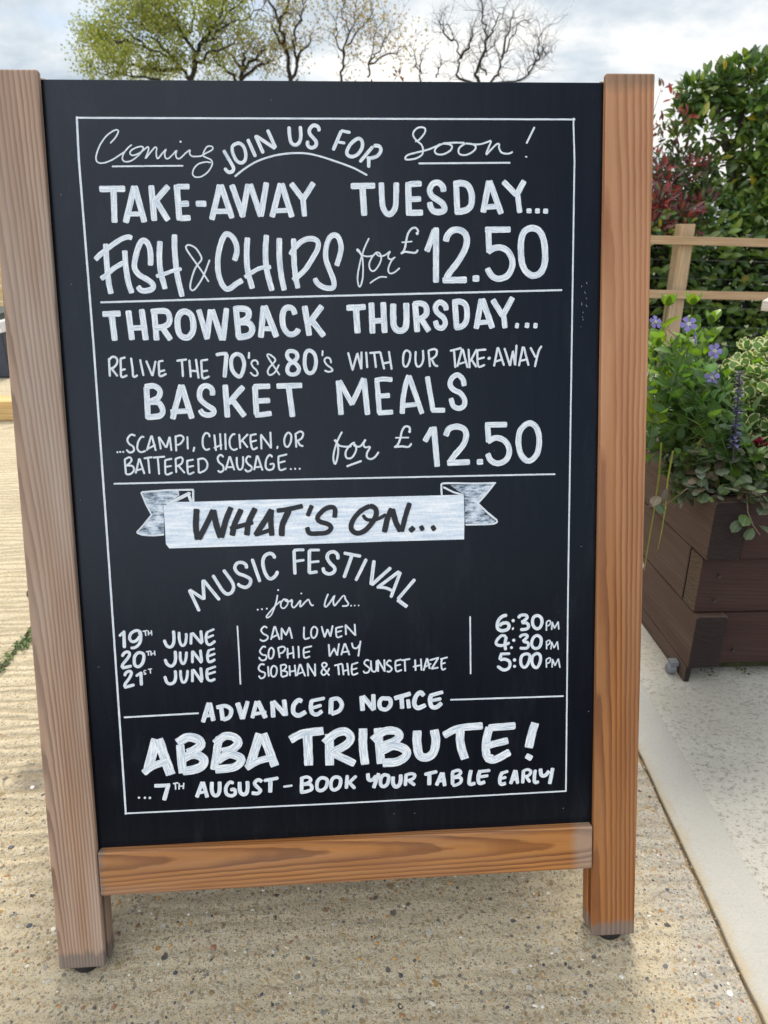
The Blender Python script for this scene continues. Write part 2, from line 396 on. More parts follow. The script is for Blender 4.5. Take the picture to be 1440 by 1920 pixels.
def mat_paint(name, thick=(0.90, 0.89, 0.87), thin=(0.40, 0.47, 0.56), lo=0.40, hi=0.58, edge=True, ends=True):
    """acrylic marker: streaky along the stroke, thicker at the edge of the stroke"""
    m = Mat(name); u = m.uv(); x, y, z = m.sep(u)
    s1 = m.noise(m.map(u, scale=(0.6, 8, 1)), 1.0, 3, 0.65)
    s2 = m.noise(m.map(u, scale=(9, 9, 1)), 1.0, 3, 0.6)
    f = m.math('ADD', m.math('MULTIPLY', s1, 0.72), m.math('MULTIPLY', s2, 0.28))
    k = m.ramp(f, [(lo, 0), (hi, 1)])
    if edge:
        e = m.math('ABSOLUTE', m.math('SUBTRACT', m.math('FRACT', y), 0.5))
        k = m.math('MAXIMUM', k, m.ramp(e, [(0.40, 0), (0.47, 0.95)]))
    c = m.mix(k, thin, thick)
    return m.fin(c, 0.5, m.bump(k, 0.25, 0.0006), 0.35)
def mat_thinpaint():
    m = Mat('thin smudged white paint'); u = m.uv()
    s1 = m.noise(m.map(u, rot=(0, 0, 0.5), scale=(2.2, 9, 1)), 1.0, 5, 0.7)
    s2 = m.noise(m.map(u, scale=(1.6, 1.6, 1)), 1.0, 4, 0.6)
    f = m.math('ADD', m.math('MULTIPLY', s1, 0.55), m.math('MULTIPLY', s2, 0.45))
    c = m.ramp(f, [(0.40, (0.03, 0.035, 0.045)), (0.47, (0.26, 0.31, 0.37)), (0.53, (0.55, 0.6, 0.66)), (0.62, (0.78, 0.8, 0.82))])
    return m.fin(c, 0.5, None, 0.35)
def mat_leaf(name, trans=0.35, rough=0.42, vein=0.25, margin=None, sat=1.0, spec=0.5):
    m = Mat(name); t = m.attr('tint'); u = m.uv(); x, y, z = m.sep(u)
    e = m.math('ABSOLUTE', m.math('SUBTRACT', x, 0.5))
    c = m.mix(m.ramp(e, [(0.0, vein), (0.07, 0)]), t, m.mix(0.5, t, (0.5, 0.6, 0.25)))
    o = m.obj()
    c = m.mix(m.ramp(m.noise(o, 70, 3), [(0.35, 0.35), (0.6, 0)]), c, m.mix(0.55, c, (0.01, 0.02, 0.005)))
    if margin:
        k = m.math('ADD', m.ramp(e, [(0.33, 0), (0.40, 1)]), m.ramp(y, [(0.86, 0), (0.93, 1)]), True)
        c = m.mix(k, c, margin)
    tr = m.n('ShaderNodeBsdfTranslucent'); m.set(tr, 'Color', m.mix(0.35, c, m.mix(1.0, c, (1.5, 1.6, 0.5), 'MULTIPLY')))
    mx = m.n('ShaderNodeMixShader'); mx.inputs[0].default_value = trans
    m.fin(c, rough, None, spec)
    m.t.links.new(m.p.outputs[0], mx.inputs[1]); m.t.links.new(tr.outputs[0], mx.inputs[2]); m.t.links.new(mx.outputs[0], m.out.inputs[0])
    return m.m
def mat_bark(name, a, b):
    m = Mat(name); o = m.obj(); n = m.noise(m.map(o, scale=(1, 1, 0.3)), 25, 5, 0.65)
    return m.fin(m.mix(n, a, b), 0.9, m.bump(n, 0.6, 0.01), 0.2)

# ------------------------------------------------------------------ the ground
def KX(y): return 0.5305 + 0.075 * y      # joint line between yard and kerb
def KX2(y): return 0.6215 + 0.055 * y if y < 1 else KX(y) + 0.071
def sheet(name, left, right, ys, z, mat):
    b = MB()
    for y in ys: b.v += [Vector((left(y), y, z)), Vector((right(y), y, z))]
    for i in range(len(ys) - 1): b.face([2 * i, 2 * i + 1, 2 * i + 3, 2 * i + 2])
    return tag(b.build(name, mat), kind='structure')
b = MB(); b.v += [Vector(p) for p in ((-400, -400, -0.06), (400, -400, -0.06), (400, 600, -0.06), (-400, 600, -0.06))]; b.face([0, 1, 2, 3])
tag(b.build('ground', mat_simple('earth and rough grass', (0.10, 0.12, 0.05), 0.95, 2, 0.5)), kind='structure')
ys = [-0.50] + [(-48 + 2 * i) / 100 for i in range(110)] + [2.0, 3.0, 4.3]
def wob(y, a=0.0016): return a * (noise.noise(Vector((y * 23, 0.3, 0))) + 0.6 * noise.noise(Vector((y * 71, 2.3, 0))))
sheet('yard', lambda y: -30, lambda y: KX(y) - 0.0035 + wob(y, .003), ys, 0.0, mat_yard())
b = MB(); b.v += [Vector(p) for p in ((-30, -30, -0.002), (30, -30, -0.002), (30, -0.5, -0.002), (-30, -0.5, -0.002))]; b.face([0, 1, 2, 3])
tag(b.build('unseen_dark_ground', mat_simple('added dark ground', (0.022, 0.022, 0.024), 0.9, 60, 0.3, 0.5, 0.005, 0.2)), kind='structure')  # unseen dark ground added to darken the panel's lower reflection
ysf = [4.3, 8, 14, 30]
tag(sheet('far_yard', lambda y: -30, lambda y: KX(4.3) if y < 5 else 0.85, ysf, 0.0, bpy.data.materials['tan exposed aggregate concrete']))
sheet('joint', lambda y: KX(y) - 0.012, lambda y: KX(y) + 0.012, ys, -0.006, mat_joint())
# kerb: a strip with rounded arrises, standing 4 mm above the yard
def strip(name, l, r, ys, z, mat, bev=0.0022):
    b = MB(); prof = lambda y: [(l(y), -0.05), (l(y), z - bev), (l(y) + bev * .4, z - bev * .35), (l(y) + bev, z), (r(y) - bev, z), (r(y) - bev * .3, z - bev * .4), (r(y), z - bev), (r(y), -0.05)]
    n = 8
    for y in ys:
        for x, zz_ in prof(y): b.v.append(Vector((x, y, zz_)))
    for i in range(len(ys) - 1):
        for k in range(n - 1): b.face([i * n + k, i * n + k + 1, (i + 1) * n + k + 1, (i + 1) * n + k])
    return tag(b.build(name, mat), kind='structure')
strip('kerb', lambda y: KX(y) + 0.0025 + wob(y + 9, .0018), lambda y: KX2(y) + wob(y + 4, .0012), ys, 0.005, mat_kerb())
sheet('path', lambda y: KX2(y) - 0.010 + wob(y + 4, .0012), lambda y: 12, ys, 0.0035, mat_path())
# crack across the yard
b = MB(); cr = [(-1.20, 0.36), (-1.02, 0.55), (-0.80, 0.735), (-0.797, 0.85), (-0.80, 0.94), (-0.76, 1.08), (-0.74, 1.4), (-0.70, 2.0)]
for i, (x, y) in enumerate(cr):
    w = ru(0.003, 0.006); b.v += [Vector((x - w, y, 0.004)), Vector((x + w, y, 0.004))]
for i in range(len(cr) - 1): b.face([2 * i, 2 * i + 1, 2 * i + 3, 2 * i + 2])
tag(b.build('yard_crack', mat_soil()), kind='structure')
# loose chippings lying on the yard
def pebble(b, x, y, r, tint, z=0.0):
    k = len(b.v); M = Matrix.Rotation(ru(0, 6.28), 4, 'Z')
    sx, sy, sz = r * ru(.8, 1.3), r * ru(.6, 1.0), r * ru(.4, .7)
    for zz_, rr in ((-0.3, .8), (0.25, 1.0), (0.75, .62)):
        for j in range(6):
            a = j * math.pi / 3 + ru(-.25, .25); q = rr * ru(.85, 1.12)
            b.v.append(M @ Vector((math.cos(a) * sx * q, math.sin(a) * sy * q, sz * zz_)) + Vector((x, y, z)))
    b.v.append(M @ Vector((0, 0, sz)) + Vector((x, y, z)))
    for l in range(2):
        for j in range(6):
            j2 = (j + 1) % 6; b.face([k + l * 6 + j, k + l * 6 + j2, k + l * 6 + 6 + j2, k + l * 6 + 6 + j], tint=tint)
    for j in range(6): b.face([k + 12 + j, k + 12 + (j + 1) % 6, k + 18], tint=tint)
def mat_tint(name, rough=0.7, spec=0.4, nsc=300):
    m = Mat(name); t = m.attr('tint'); n = m.noise(m.obj(), nsc, 3)
    return m.fin(m.mix(m.ramp(n, [(0.3, 0.4), (0.7, 0)]), t, m.mix(0.6, t, (0.02, 0.02, 0.02))), rough, m.bump(n, 0.3, 0.002), spec)
PEB = [(0.50, 0.40, 0.25), (0.60, 0.55, 0.45), (0.42, 0.30, 0.17), (0.26, 0.24, 0.22), (0.11, 0.11, 0.115), (0.055, 0.06, 0.075), (0.48, 0.26, 0.08), (0.68, 0.64, 0.56), (0.30, 0.15, 0.09), (0.46, 0.37, 0.24), (0.52, 0.43, 0.29), (0.44, 0.36, 0.24)]
b = MB()
for i in range(2300):
    x = ru(-0.62, 0.53); y = ru(-0.16, 0.30) if rnd() < .75 else ru(.3, .9)
    if x > KX(y) - 0.012: continue
    r = 0.0011 + 0.0022 * rnd() ** 2 + (0.0026 * rnd() if rnd() < .07 else 0)
    pebble(b, x, y, r, random.choice(PEB), 0.0002)
for i in range(230):     # bigger stones bedded flush in the surface
    x, y = ru(-.6, .5), ru(-.15, .55); k0 = len(b.v); pebble(b, x, y, ru(.0016, .0034) + (.0022 if rnd() < .2 else 0), random.choice(PEB), 0.0)
    for k in range(k0, len(b.v)): b.v[k].z = min(b.v[k].z * .35, .0011)
for i in range(70):
    y = ru(-.1, .5); pebble(b, KX(y) + ru(-.006, .004), y, ru(.001, .002), random.choice(PEB), 0.0)
tag(b.build('loose_chippings', mat_tint('chippings')), 'small mixed chippings worn loose on the tan concrete', 'gravel', kind='stuff')

# ------------------------------------------------------------------ the A-board
LEAN = R(15); H = 1.147; PW = 0.0618; HW = 0.4; RB, RT = 0.1045, 0.1675
board = thing('a_board_sign', 'black chalkboard A-board covered in white hand lettering, framed in orange brown timber', 'A-board sign')
MF = Matrix.Translation((0, 0, 0.014)) @ Matrix.Rotation(-LEAN, 4, 'X')
TOPY = H * math.sin(LEAN); BACKY = 2 * TOPY + 0.10
MR = Matrix.Translation((0, BACKY, 0.014)) @ Matrix.Rotation(math.pi, 4, 'Z') @ Matrix.Rotation(-LEAN, 4, 'X')
END = (0.19, 0.15, 0.125)
W_LEFT = mat_wood('weathered brown pine', 'Z', (0.45, 0.270, 0.165), (0.170, 0.080, 0.042), grey=(0.43, 0.330, 0.265), greyamt=0.6, period=0.0040, off=(0.390, -0.012, 0.0), ends=(0.018, H + 0.02, END), seed=3.1, wav=0.008, tilt=(0.040, 0.006), knots=0.03)
W_RIGHT = mat_wood('orange oiled pine', 'Z', (0.41, 0.160, 0.040), (0.15, 0.042, 0.010), grey=(0.27, 0.155, 0.09), greyamt=0.28, period=0.0058, off=(-0.350, -0.022, 0.0), ends=(0.016, H - .01, END), seed=7.7, wav=0.007, tilt=(0.020, 0.004), bleach_skylight=(0.40, 1.12, (0.56, 0.285, 0.150)), knots=0.04)
W_RAIL = mat_wood('golden oiled pine', 'X', (0.46, 0.190, 0.048), (0.175, 0.055, 0.013), grey=(0.34, 0.235, 0.17), greyamt=0.27, period=0.0048, off=(0.0, 0.026, -0.160), ends=(-0.335, 0.318, END), seed=1.9, wav=0.009, tilt=(0.03, 0.006))
# the lightly soaked ends of the rail use the same mask on both sides
def stile(sgn, M, mat, name='post', z1=H):
    """upright with a slot on its inner side for the panel; outer face at x = sgn*HW"""
    prof = [(HW, 0), (HW - PW, 0), (HW - PW, .0095), (HW - PW + .011, .0095), (HW - PW + .011, .0205), (HW - PW - .0005, .0205), (HW - PW - .0005, .040), (HW, .040)]
    b = MB(); n = len(prof)
    for z in (0.0, z1):
        for x, y in prof: b.v.append(Vector((sgn * x, y, z)))
    for k in range(n):
        k2 = (k + 1) % n; q = [k, k2, n + k2, n + k]
        b.face(q if sgn < 0 else q[::-1])
    b.face(list(range(n)) if sgn > 0 else list(range(n))[::-1]); b.face(list(range(n, 2 * n)) if sgn < 0 else list(range(n, 2 * n))[::-1])
    o = b.build(name, mat, board, bevel=0.0022, seg=2, M=M)
    return o
tag(stile(-1, MF, W_LEFT), 'greyed brown upright'); tag(stile(1, MF, W_RIGHT), 'orange brown upright')
def rail(M, mat, name='bottom_rail'):
    b = MB(); b.box(-HW + PW + .0012, HW - PW - .0012, -0.0012, .038, RB, RT); return b.build(name, mat, board, bevel=0.0024, M=M)
rail(MF, W_RAIL)
m = Mat('black rubber'); RUB = m.fin((0.012, 0.012, 0.013), 0.6, None, 0.4)
def dome(sgn, M):
    b = MB(); n = 14; rings = [(0.019, 0.0), (0.019, -0.006), (0.015, -0.0115), (0.007, -0.0138)]
    for r, z in rings:
        for k in range(n):
            a = 2 * math.pi * k / n; b.v.append(Vector((sgn * (HW - PW / 2) + r * math.cos(a) , 0.019 + r * math.sin(a) * .9, z)))
    for i in range(len(rings) - 1):
        for k in range(n): b.face([i * n + k, i * n + (k + 1) % n, (i + 1) * n + (k + 1) % n, (i + 1) * n + k])
    b.face([(len(rings) - 1) * n + k for k in range(n)])
    return b.build('rubber_foot', RUB, board, smooth=True, M=M)
for sg in (-1, 1): dome(sg, MF)
PANEL = mat_panel()
def panel(M):
    b = MB(); b.box(-HW + PW - .009, HW - PW + .009, .010, .020, RT - .004, 1.1405); return b.build('chalkboard_panel', PANEL, board, bevel=0.0012, M=M)
pan = panel(MF)
# rear leaf of the A: same frame, hinged at the top
for sg in (-1, 1): stile(sg, MR, W_LEFT if sg > 0 else W_RIGHT)
rail(MR, W_RAIL); panel(MR)
for sg in (-1, 1): dome(sg, MR)
m = Mat('zinc plated steel'); STEEL = m.fin((0.55, 0.56, 0.58), 0.3, None, 0.5, 1.0)
m = Mat('blackened steel'); BLACK = m.fin((0.02, 0.02, 0.022), 0.45, None, 0.5)
def bolt(sgn, z, mat, name='stay_bolt'):
    b = MB(); b.tube([(sgn * (HW - .002), .02, z), (sgn * (HW + .004), .02, z), (sgn * (HW + .008), .02, z)], [.0085, .0085, .0045], 12)
    return b.build(name, mat, board, smooth=False, M=MF)
bolt(-1, 0.5185, BLACK); bolt(1, 0.530, STEEL)
for sg in (-1, 1):
    b = MB(); b.tube([(sg * .33, TOPY + .038, H * math.cos(LEAN) - .02), (sg * .25, TOPY + .038, H * math.cos(LEAN) - .02)], .009, 10)
    b.box(min(sg * .34, sg * .24), max(sg * .34, sg * .24), TOPY + .030, TOPY + .060, H * math.cos(LEAN) - .045, H * math.cos(LEAN) - .025)
    b.build('hinge', BLACK, board)
    b = MB(); b.tube([MF @ Vector((sg * (HW - .03), .04, .5185)), Vector((sg * (HW - .03), BACKY / 2, .44)), MR @ Vector((-sg * (HW - .03), .04, .5185))], .003, 6)
    b.build('stay_cord', BLACK, board)

# ---------------------------------------------- painted lettering, in board millimetres: u from the middle, v up from the foot
LETTERS = """=painted_border
-2.12 -299.8,1097.3 303.0,1097.1
-2.49 -300.3,1098.5 -301.4,1049.6 -299.3,836.5 -299.0,561.5 -299.7,215.2
-2.02 301.6,1097.7 303.6,1049.4 302.8,828.0 301.6,505.8 301.8,214.7
-2.11 -300.4,215.2 -10.3,214.1 302.6,215.4
.1.83 -299.7,215.2 302.3,1097.1 -299.8,1097.3
=divider_line
-2.31 -287.7,883.2 -84.3,886.8 289.6,892.0
=divider_line
-2.12 -286.4,659.4 -25.3,658.9 282.8,657.5
=divider_line
-2.35 -293.8,349.9 -195.5,351.3
=divider_line
-2.19 140.9,354.9 297.3,353.3
=column_line
-1.95 -139.5,468.8 -139.1,427.0 -139.1,388.3
=column_line
-1.98 168.8,470.2 168.9,432.5 169.0,389.6
=painted_words|Coming in thin joined handwriting, underlined
~1.73 -263.2,1068.4 -257.7,1073.8 -253.9,1079.1 -252.7,1082.9 -257.1,1083.2 -266.9,1076.9 -275.4,1066.3 -280.7,1054.1 -279.9,1047.3 -272.9,1046.0 -262.4,1049.5 -252.6,1055.3 -246.9,1058.7
~1.73 -237.7,1067.0 -242.6,1063.2 -247.8,1057.2 -250.0,1051.1 -247.6,1047.7 -240.4,1048.3 -232.2,1053.4 -226.3,1059.5 -224.5,1064.0 -230.0,1064.5 -238.1,1061.0 -240.7,1057.2 -237.7,1054.7 -230.4,1056.9 -223.9,1061.0 -219.2,1064.5 -218.1,1062.5 -220.2,1056.4 -222.9,1050.8 -216.5,1057.9 -210.7,1063.9 -208.6,1063.0 -209.5,1057.2 -208.3,1050.8 -202.8,1056.4 -197.5,1061.8 -199.4,1057.2 -198.8,1051.8 -195.6,1051.1 -190.1,1055.6 -185.1,1060.5 -186.5,1055.6 -185.1,1051.4 -181.3,1051.4 -175.0,1056.9 -169.0,1061.0 -169.9,1057.2 -167.8,1054.1 -163.2,1053.4 -156.0,1054.1 -150.3,1057.2 -145.4,1059.5 -142.0,1061.8 -142.1,1064.5 -146.2,1065.3 -149.9,1063.3 -153.4,1057.2 -153.3,1053.7 -148.2,1051.4 -143.8,1048.7 -143.8,1043.4 -149.0,1035.7 -157.2,1030.3 -164.5,1029.8 -167.5,1033.4 -165.5,1039.5 -159.7,1044.9 -150.8,1047.1 -144.9,1046.4
.1.27 -179.8,1070.3
-1.89 -263.2,1042.2 -178.0,1042.9
=painted_words|JOIN US FOR in arched capitals over a curved line
~4.16 -129.1,1061.0 -124.9,1053.4 -119.7,1044.1 -118.0,1039.5 -120.1,1036.0 -124.1,1035.3 -127.2,1038.0 -128.7,1040.6
o4.00 -117.1,1066.4 -110.5,1068.8 -105.1,1065.2 -102.6,1057.2 -103.7,1049.5 -108.4,1046.1 -113.9,1048.7 -117.8,1056.4 -118.7,1062.6
-4.17 -99.7,1073.7 -90.7,1052.9
-4.19 -81.2,1056.9 -90.3,1078.0
-4.17 -89.7,1077.4 -66.5,1062.4
-4.17 -75.4,1084.5 -66.1,1063.0
~4.19 -49.2,1088.2 -48.8,1077.2 -47.3,1069.8 -43.1,1066.8 -38.2,1068.8 -35.5,1075.7 -35.5,1088.7
~4.37 -12.7,1082.2 -14.1,1087.7 -19.7,1089.3 -24.4,1084.9 -24.2,1079.5 -20.2,1074.9 -16.8,1070.3 -18.1,1065.2 -23.8,1063.7 -27.5,1067.2 -26.7,1071.8
-4.22 14.1,1083.4 3.2,1060.3
-3.57 13.3,1083.4 25.4,1081.1
-3.25 9.7,1070.2 18.6,1069.0
o4.24 34.2,1074.2 39.0,1071.2 38.8,1063.4 32.9,1055.7 25.5,1053.3 20.7,1055.7 20.5,1060.3 25.9,1068.8
-4.09 52.4,1065.3 35.5,1046.7
~4.25 52.8,1066.1 59.8,1065.4 61.8,1060.3 57.4,1054.1 49.2,1051.5 44.0,1052.1
-4.26 46.7,1051.8 46.5,1040.1
~2.25 -117.1,1030.1 -105.5,1038.7 -89.0,1048.0 -69.4,1054.1 -51.5,1056.9 -32.1,1057.2 -14.4,1054.1 6.6,1047.6 27.6,1040.1 44.6,1031.5
=painted_words|Soon in thin joined handwriting, underlined, with exclamation mark
~2.14 104.1,1070.9 109.0,1072.8 115.4,1079.8 117.1,1085.2 113.8,1087.5 107.3,1086.7 102.6,1082.1 102.2,1077.4 106.2,1072.0 111.9,1067.4 113.8,1061.9 112.6,1055.7 105.1,1051.3 95.2,1049.8 91.6,1051.0 94.4,1054.9 105.2,1058.0 118.4,1061.1 128.4,1064.7 135.8,1068.2
~2.15 148.6,1065.8 146.6,1067.8 139.2,1068.5 131.7,1065.0 128.3,1060.4 130.8,1056.5 138.2,1056.0 146.5,1059.6 149.9,1064.3 147.9,1067.4 138.3,1068.8 151.6,1069.6 165.5,1069.6
~2.16 166.8,1069.0 159.5,1064.3 157.8,1058.8 161.4,1055.4 169.7,1056.0 177.2,1060.4 179.4,1064.8 175.6,1067.9 166.8,1068.8 178.1,1067.7 186.4,1068.2 193.9,1070.5 198.4,1071.6 195.5,1064.3 192.2,1055.7 198.0,1061.2 204.7,1067.4 208.6,1068.2 208.4,1063.5 211.4,1058.4 217.2,1056.8 222.2,1057.3 225.8,1059.2
-2.15 108.0,1045.4 222.8,1046.1
-2.34 253.1,1088.3 242.6,1068.6
-3.36 242.9,1054.1 242.0,1052.2
=painted_words|TAKE-AWAY in bold capitals / TUESDAY in bold capitals with three dots
-7.26 -279.7,1016.2 -248.8,1016.4
-7.28 -262.8,1015.9 -264.1,976.9
-7.30 -237.8,1019.7 -251.0,976.8
-7.30 -237.5,1019.7 -228.2,977.3
-5.73 -247.5,987.1 -229.6,987.3
-7.32 -217.6,1020.4 -216.4,978.8
-7.02 -197.0,1019.6 -215.6,1000.3
-7.02 -212.8,1002.1 -199.6,979.2
-7.34 -187.3,1021.1 -186.1,979.2
-6.39 -187.4,1018.8 -171.9,1018.7
-7.05 -185.3,998.6 -173.6,998.9
-6.74 -186.3,981.8 -172.6,982.5
-7.07 -165.6,998.9 -152.7,998.8
-7.07 -135.2,1021.0 -147.3,979.8
-7.07 -134.4,1021.0 -122.3,981.5
-6.13 -144.0,989.7 -125.4,990.0
-7.09 -121.1,1020.9 -108.8,982.7
-7.10 -101.1,1021.7 -110.4,983.0
-7.11 -99.0,1021.7 -87.3,983.4
-6.80 -79.0,1023.5 -87.2,983.4
-7.14 -61.7,1022.4 -73.9,982.5
-7.14 -60.6,1022.4 -49.4,982.4
-5.86 -71.1,990.1 -54.8,990.6
-6.82 -49.2,1022.4 -35.3,1003.6
-6.85 -21.5,1023.1 -36.0,1002.0
-6.53 -35.2,1004.4 -34.0,983.2
-7.22 23.8,1018.8 54.0,1019.3
-7.56 38.2,1018.3 39.7,983.6
~6.92 61.7,1023.2 62.0,1005.6 63.4,993.0 68.4,985.9 74.2,987.1 78.5,994.5 79.7,1008.7 80.2,1023.2
-7.61 94.9,1023.6 95.1,983.7
-6.95 95.2,1021.0 111.7,1021.6
-6.64 95.2,1003.2 110.7,1003.6
-7.32 94.9,986.9 112.9,987.4
~7.33 138.7,1011.7 137.8,1018.0 132.0,1022.8 124.9,1020.9 121.4,1013.3 125.2,1006.2 133.4,1001.0 138.9,995.6 139.5,989.8 133.3,988.0 126.6,988.9 122.5,993.6 121.4,999.9
-7.34 154.5,1024.3 155.9,985.5
~7.67 151.1,1021.2 162.8,1021.9 170.3,1018.0 173.9,1008.5 173.5,997.3 169.3,991.3 160.9,988.5 152.5,988.2
-7.37 195.9,1025.0 188.1,986.9
-7.37 196.3,1025.0 211.3,985.2
-6.39 190.3,993.3 207.1,994.5
-7.05 213.5,1024.2 230.7,1007.5
-7.08 240.3,1024.9 229.9,1006.7
-6.75 231.6,1008.3 234.7,986.3
-5.76 243.1,988.8 249.6,988.8
-6.11 254.0,988.7 260.1,988.7
-6.12 264.2,988.4 270.6,988.2
=painted_words|FISH & CHIPS in tall brush capitals
~6.69 -276.3,952.7 -276.7,933.1 -275.9,907.3 -274.0,893.1
~5.96 -290.3,933.8 -283.0,940.5 -269.9,950.2 -258.3,957.4 -249.4,960.4 -244.3,958.8
~5.73 -285.0,911.1 -278.5,915.3 -268.0,923.9 -256.1,930.3
~6.72 -254.1,944.6 -254.0,926.8 -252.2,907.1 -248.6,893.7
~6.76 -224.3,926.3 -223.5,935.2 -224.0,947.4 -227.9,955.0 -232.9,955.4 -237.7,948.1 -242.3,934.1 -243.6,923.7 -238.5,915.6 -228.8,909.6 -222.9,904.3 -223.2,899.4 -229.6,896.7 -237.1,897.0 -241.2,902.0
~6.75 -211.1,955.3 -212.7,938.8 -212.5,920.3 -208.1,898.2
~6.76 -193.1,963.1 -193.9,944.8 -192.6,916.4 -187.8,888.8
~4.77 -218.6,913.6 -208.3,916.3 -196.8,920.2 -186.4,922.3
~2.03 -154.4,906.2 -162.8,919.9 -172.1,933.5 -178.5,943.4 -180.2,948.3 -176.3,950.5 -168.9,947.0 -163.1,938.4 -162.1,932.8 -166.8,927.3 -171.6,920.0 -176.8,905.1 -177.2,898.3 -174.1,896.4 -168.8,901.3 -160.6,913.7 -152.0,932.8
~6.60 -122.1,931.3 -118.8,940.5 -118.7,950.4 -122.8,959.0 -127.6,962.7 -132.1,962.1 -137.6,951.7 -141.8,935.8 -142.4,918.5 -139.2,905.4 -133.9,897.9 -128.1,898.7 -121.5,903.4 -113.0,908.0
~6.84 -104.8,958.9 -106.5,940.4 -106.2,919.4 -101.4,897.5
~6.86 -81.5,961.8 -83.6,940.3 -82.6,919.2 -77.2,894.8
~5.10 -110.3,911.3 -100.5,917.5 -90.1,922.4 -77.3,923.5
~6.87 -65.8,958.0 -66.7,934.0 -65.0,911.6 -62.0,895.0
~6.63 -48.2,957.3 -48.8,933.8 -47.6,912.6 -45.0,897.4
~6.39 -53.1,937.6 -47.1,946.2 -37.8,954.2 -27.5,957.0 -19.3,954.1 -18.7,946.0 -25.7,933.6 -36.5,918.8 -51.0,907.1
~6.45 3.6,924.1 7.8,935.9 10.0,947.0 7.1,958.2 1.4,961.0 -4.5,957.1 -8.7,945.9 -9.3,933.5 -6.2,922.3 -1.0,908.5 -0.3,899.7 -5.6,897.0 -14.0,898.8 -20.9,903.6 -24.0,909.7
=painted_words|for in thin joined handwriting before the upper price
~1.93 45.0,957.3 40.7,949.3 36.6,939.6 32.5,925.9 29.7,912.1 29.9,903.2 31.6,898.5 34.0,902.2 36.3,912.1 36.6,925.8 35.8,934.7 32.9,939.6 29.9,942.6 29.5,944.3 31.8,943.0 34.4,938.6 39.4,935.6 45.5,935.4 50.6,936.7
~1.93 56.3,939.4 53.7,939.9 48.5,934.6 44.8,927.7 44.7,921.8 47.1,917.9 51.2,918.3 56.5,924.7 59.5,931.6 58.8,937.5 55.8,940.2 53.5,938.7 56.2,936.0 59.7,935.3 64.9,936.9 69.0,939.8 71.3,941.3 68.8,937.4 68.4,933.5 70.9,931.5 74.2,932.4 77.1,934.4 72.9,930.5 69.2,923.6 68.1,917.7 70.5,914.5 75.7,915.7 80.9,919.6 82.7,921.0
~1.84 44.7,902.6 51.0,907.0 58.2,910.4 66.4,910.0
=painted_words|pound sign before the upper price
~2.45 105.3,962.6 106.4,965.5 103.2,969.2 98.1,968.0 93.4,961.7 91.2,952.9 89.5,945.1 86.9,940.2 84.1,938.1
~2.45 84.1,938.2 89.4,940.4 96.6,939.6 102.7,939.3 106.0,942.8
-1.73 85.3,951.8 99.1,952.8
.2.04 105.2,962.4
=painted_words|price 12.50 in the upper row
-7.55 128.9,969.5 128.0,902.6
-7.29 127.4,967.0 116.7,940.5
~7.84 141.0,952.3 142.8,959.4 149.3,965.6 158.5,966.2 165.7,961.2 167.6,952.4 164.2,941.2 155.6,927.4 146.3,916.1 140.9,907.3
-7.89 136.3,905.6 167.3,905.8
-7.93 174.5,907.3 183.1,907.4
-7.35 190.5,966.3 223.1,966.4
-7.36 194.9,966.0 195.6,938.4
~7.65 193.8,939.1 201.7,944.0 210.9,944.6 219.5,940.1 224.8,930.6 224.8,920.5 218.9,910.4 208.3,906.7 200.3,909.3 195.3,915.7 193.5,920.1
o7.93 249.2,968.0 258.5,965.4 264.5,955.6 266.9,941.7 266.7,925.2 261.5,913.9 252.1,910.1 242.8,915.3 237.7,925.5 236.1,941.9 236.7,954.5 240.6,963.9
=painted_words|THROWBACK in bold capitals / THURSDAY in bold capitals with three dots
-7.27 -286.0,869.2 -263.7,869.5
-7.53 -275.0,869.1 -273.1,836.7
-7.29 -254.4,873.2 -252.1,837.4
-7.31 -238.2,874.6 -235.2,836.9
-6.31 -254.5,851.9 -235.7,852.3
-7.32 -223.1,872.8 -222.1,836.4
~7.07 -227.3,871.0 -218.1,872.1 -208.1,871.4 -204.7,864.5 -206.3,856.9 -212.9,853.0 -223.4,851.5
-7.10 -214.2,852.0 -204.7,836.8
o7.36 -185.3,871.1 -178.5,867.0 -176.1,857.8 -176.9,847.8 -181.2,841.1 -186.4,839.3 -192.6,842.3 -195.3,850.5 -195.0,861.8 -191.5,868.7
-6.86 -168.6,873.4 -159.7,836.8
-6.88 -154.0,873.3 -160.3,837.4
-6.88 -152.1,873.2 -141.8,835.6
-6.89 -134.2,874.7 -140.5,835.2
-7.30 -122.8,875.8 -120.9,837.6
~7.60 -126.1,873.0 -117.0,873.9 -108.3,871.8 -107.5,864.9 -111.8,859.9 -119.2,857.8
~7.62 -120.0,857.1 -109.0,856.7 -103.7,850.4 -106.3,842.5 -114.2,839.5 -123.0,839.1
-7.33 -88.3,876.9 -93.6,837.9
-7.63 -87.6,876.9 -73.7,838.4
-6.18 -94.4,848.8 -77.0,849.0
~7.09 -49.8,865.6 -52.5,872.6 -59.0,874.4 -64.1,870.1 -65.9,860.0 -64.4,849.9 -59.5,842.8 -53.6,841.6 -48.3,844.6 -46.3,848.5
-7.38 -37.6,876.3 -32.9,839.6
-7.40 -15.7,876.1 -34.0,853.1
-7.41 -29.0,858.1 -14.4,838.7
-7.43 14.5,873.0 38.9,874.0
-7.82 26.4,873.8 27.9,841.7
-7.46 46.0,879.4 46.6,841.1
-7.47 60.9,879.7 62.0,841.6
-6.73 45.1,856.8 61.0,857.0
~7.86 73.6,877.8 73.3,862.3 74.0,850.4 79.5,844.3 87.0,846.1 89.8,854.8 90.0,878.5
-7.51 101.1,878.7 103.4,842.2
~7.13 98.5,877.0 109.2,877.4 115.1,873.1 115.2,864.6 108.9,859.1 101.4,857.4
